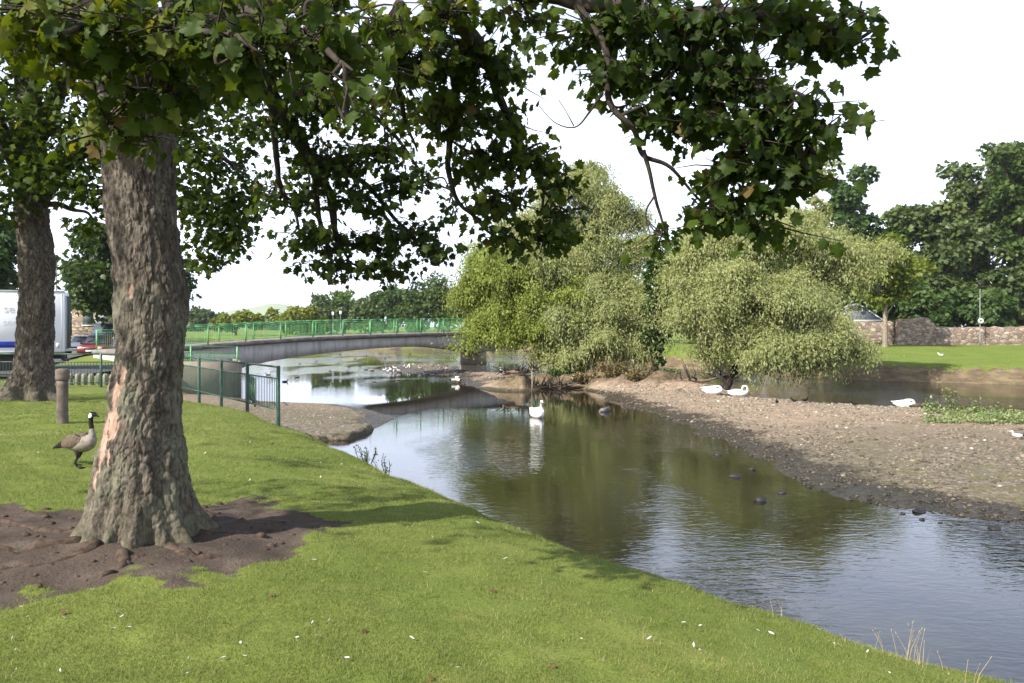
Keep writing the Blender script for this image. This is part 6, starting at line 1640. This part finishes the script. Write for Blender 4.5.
# ------------------------------------------------------------------ the air
hv = bpy.data.materials.new('hazy_air'); hv.use_nodes = True
ht = hv.node_tree; ht.nodes.clear(); ho = ht.nodes.new('ShaderNodeOutputMaterial'); hp = ht.nodes.new('ShaderNodeVolumePrincipled')
hp.inputs['Color'].default_value = (.86, .92, 1, 1); hp.inputs['Density'].default_value = .00012; hp.inputs['Anisotropy'].default_value = .1
ht.links.new(hp.outputs[0], ho.inputs['Volume'])
hm = MB().box((0, 3750, 78), (14100, 7740, 164), 0)
tag(hm.build('haze', hv), kind='stuff')

# ------------------------------------------------------------------ camera, sky, sun
cam = bpy.data.cameras.new('camera'); co = bpy.data.objects.new('camera', cam); COL.objects.link(co)
co.location = (0, 0, EYE); co.rotation_euler = (R(90), 0, 0)
cam.sensor_fit = 'HORIZONTAL'; cam.sensor_width = 23.6; cam.lens = F / 1024 * 23.6
cam.shift_y = -(341.5 - HY) / 1024
cam.clip_start = .05; cam.clip_end = 9000
scene.camera = co

SUN_EL, SUN_AZ = 39.0, None
sdir = Vector((-.74, -.67, 0)).normalized()
to_sun = Vector((sdir.x * math.cos(R(SUN_EL)), sdir.y * math.cos(R(SUN_EL)), math.sin(R(SUN_EL))))
sun = bpy.data.lights.new('sun', 'SUN'); so = bpy.data.objects.new('sun', sun); COL.objects.link(so)
sun.energy = 5.0; sun.angle = R(.6); sun.color = (1, .95, .86)
so.rotation_euler = to_sun.to_track_quat('Z', 'Y').to_euler()

w = bpy.data.worlds.new('World'); scene.world = w; w.use_nodes = True
t = w.node_tree; t.nodes.clear()
out = t.nodes.new('ShaderNodeOutputWorld'); bg = t.nodes.new('ShaderNodeBackground')
sky = t.nodes.new('ShaderNodeTexSky'); sky.sky_type = 'NISHITA'; sky.sun_disc = False
sky.sun_elevation = R(SUN_EL); sky.sun_rotation = math.atan2(to_sun.x, to_sun.y)
sky.air_density = 1.0; sky.dust_density = 2.5; sky.ozone_density = 1.2; sky.altitude = 20
tc = t.nodes.new('ShaderNodeTexCoord'); sp = t.nodes.new('ShaderNodeSeparateXYZ'); t.links.new(tc.outputs['Generated'], sp.inputs[0])
mp = t.nodes.new('ShaderNodeMapping'); mp.inputs['Scale'].default_value = (1, 1, 2.6); t.links.new(tc.outputs['Generated'], mp.inputs[0])
nz = t.nodes.new('ShaderNodeTexNoise'); nz.inputs['Scale'].default_value = 2.2; nz.inputs['Detail'].default_value = 6; t.links.new(mp.outputs[0], nz.inputs['Vector'])
cl = t.nodes.new('ShaderNodeMapRange'); t.links.new(nz.outputs['Fac'], cl.inputs['Value'])
for k_, v_ in (('From Min', .38), ('From Max', .68), ('To Min', .6), ('To Max', .9)): cl.inputs[k_].default_value = v_
hz = t.nodes.new('ShaderNodeMapRange'); hz.interpolation_type = 'SMOOTHSTEP'; t.links.new(sp.outputs['Z'], hz.inputs['Value'])
for k_, v_ in (('From Min', .75), ('From Max', .05), ('To Min', .25), ('To Max', 1.0)): hz.inputs[k_].default_value = v_
ml = t.nodes.new('ShaderNodeMath'); ml.operation = 'MULTIPLY'; t.links.new(cl.outputs[0], ml.inputs[0]); t.links.new(hz.outputs[0], ml.inputs[1])
mxx = t.nodes.new('ShaderNodeMix'); mxx.data_type = 'RGBA'
t.links.new(ml.outputs[0], mxx.inputs[0]); t.links.new(sky.outputs[0], mxx.inputs[6]); br = t.nodes.new('ShaderNodeMapRange'); br.interpolation_type = 'SMOOTHSTEP'; t.links.new(sp.outputs['Z'], br.inputs['Value'])
for k_, v_ in (('From Min', .62), ('From Max', .18), ('To Min', .75), ('To Max', 1.45)): br.inputs[k_].default_value = v_
vm = t.nodes.new('ShaderNodeVectorMath'); vm.operation = 'SCALE'; vm.inputs[0].default_value = (9.0, 9.7, 11.6); t.links.new(br.outputs[0], vm.inputs['Scale'])
t.links.new(vm.outputs[0], mxx.inputs[7])
t.links.new(mxx.outputs[2], bg.inputs['Color']); bg.inputs['Strength'].default_value = .1
t.links.new(bg.outputs[0], out.inputs['Surface'])

scene.view_settings.view_transform = 'Standard'; scene.view_settings.look = 'None'
scene.view_settings.exposure = .86; scene.view_settings.gamma = 1; scene.view_settings.use_curve_mapping = False
scene.cycles.use_denoising = True
scene.cycles.max_bounces = 6; scene.cycles.diffuse_bounces = 3; scene.cycles.glossy_bounces = 3; scene.cycles.transmission_bounces = 3
scene.cycles.caustics_reflective = False; scene.cycles.caustics_refractive = False
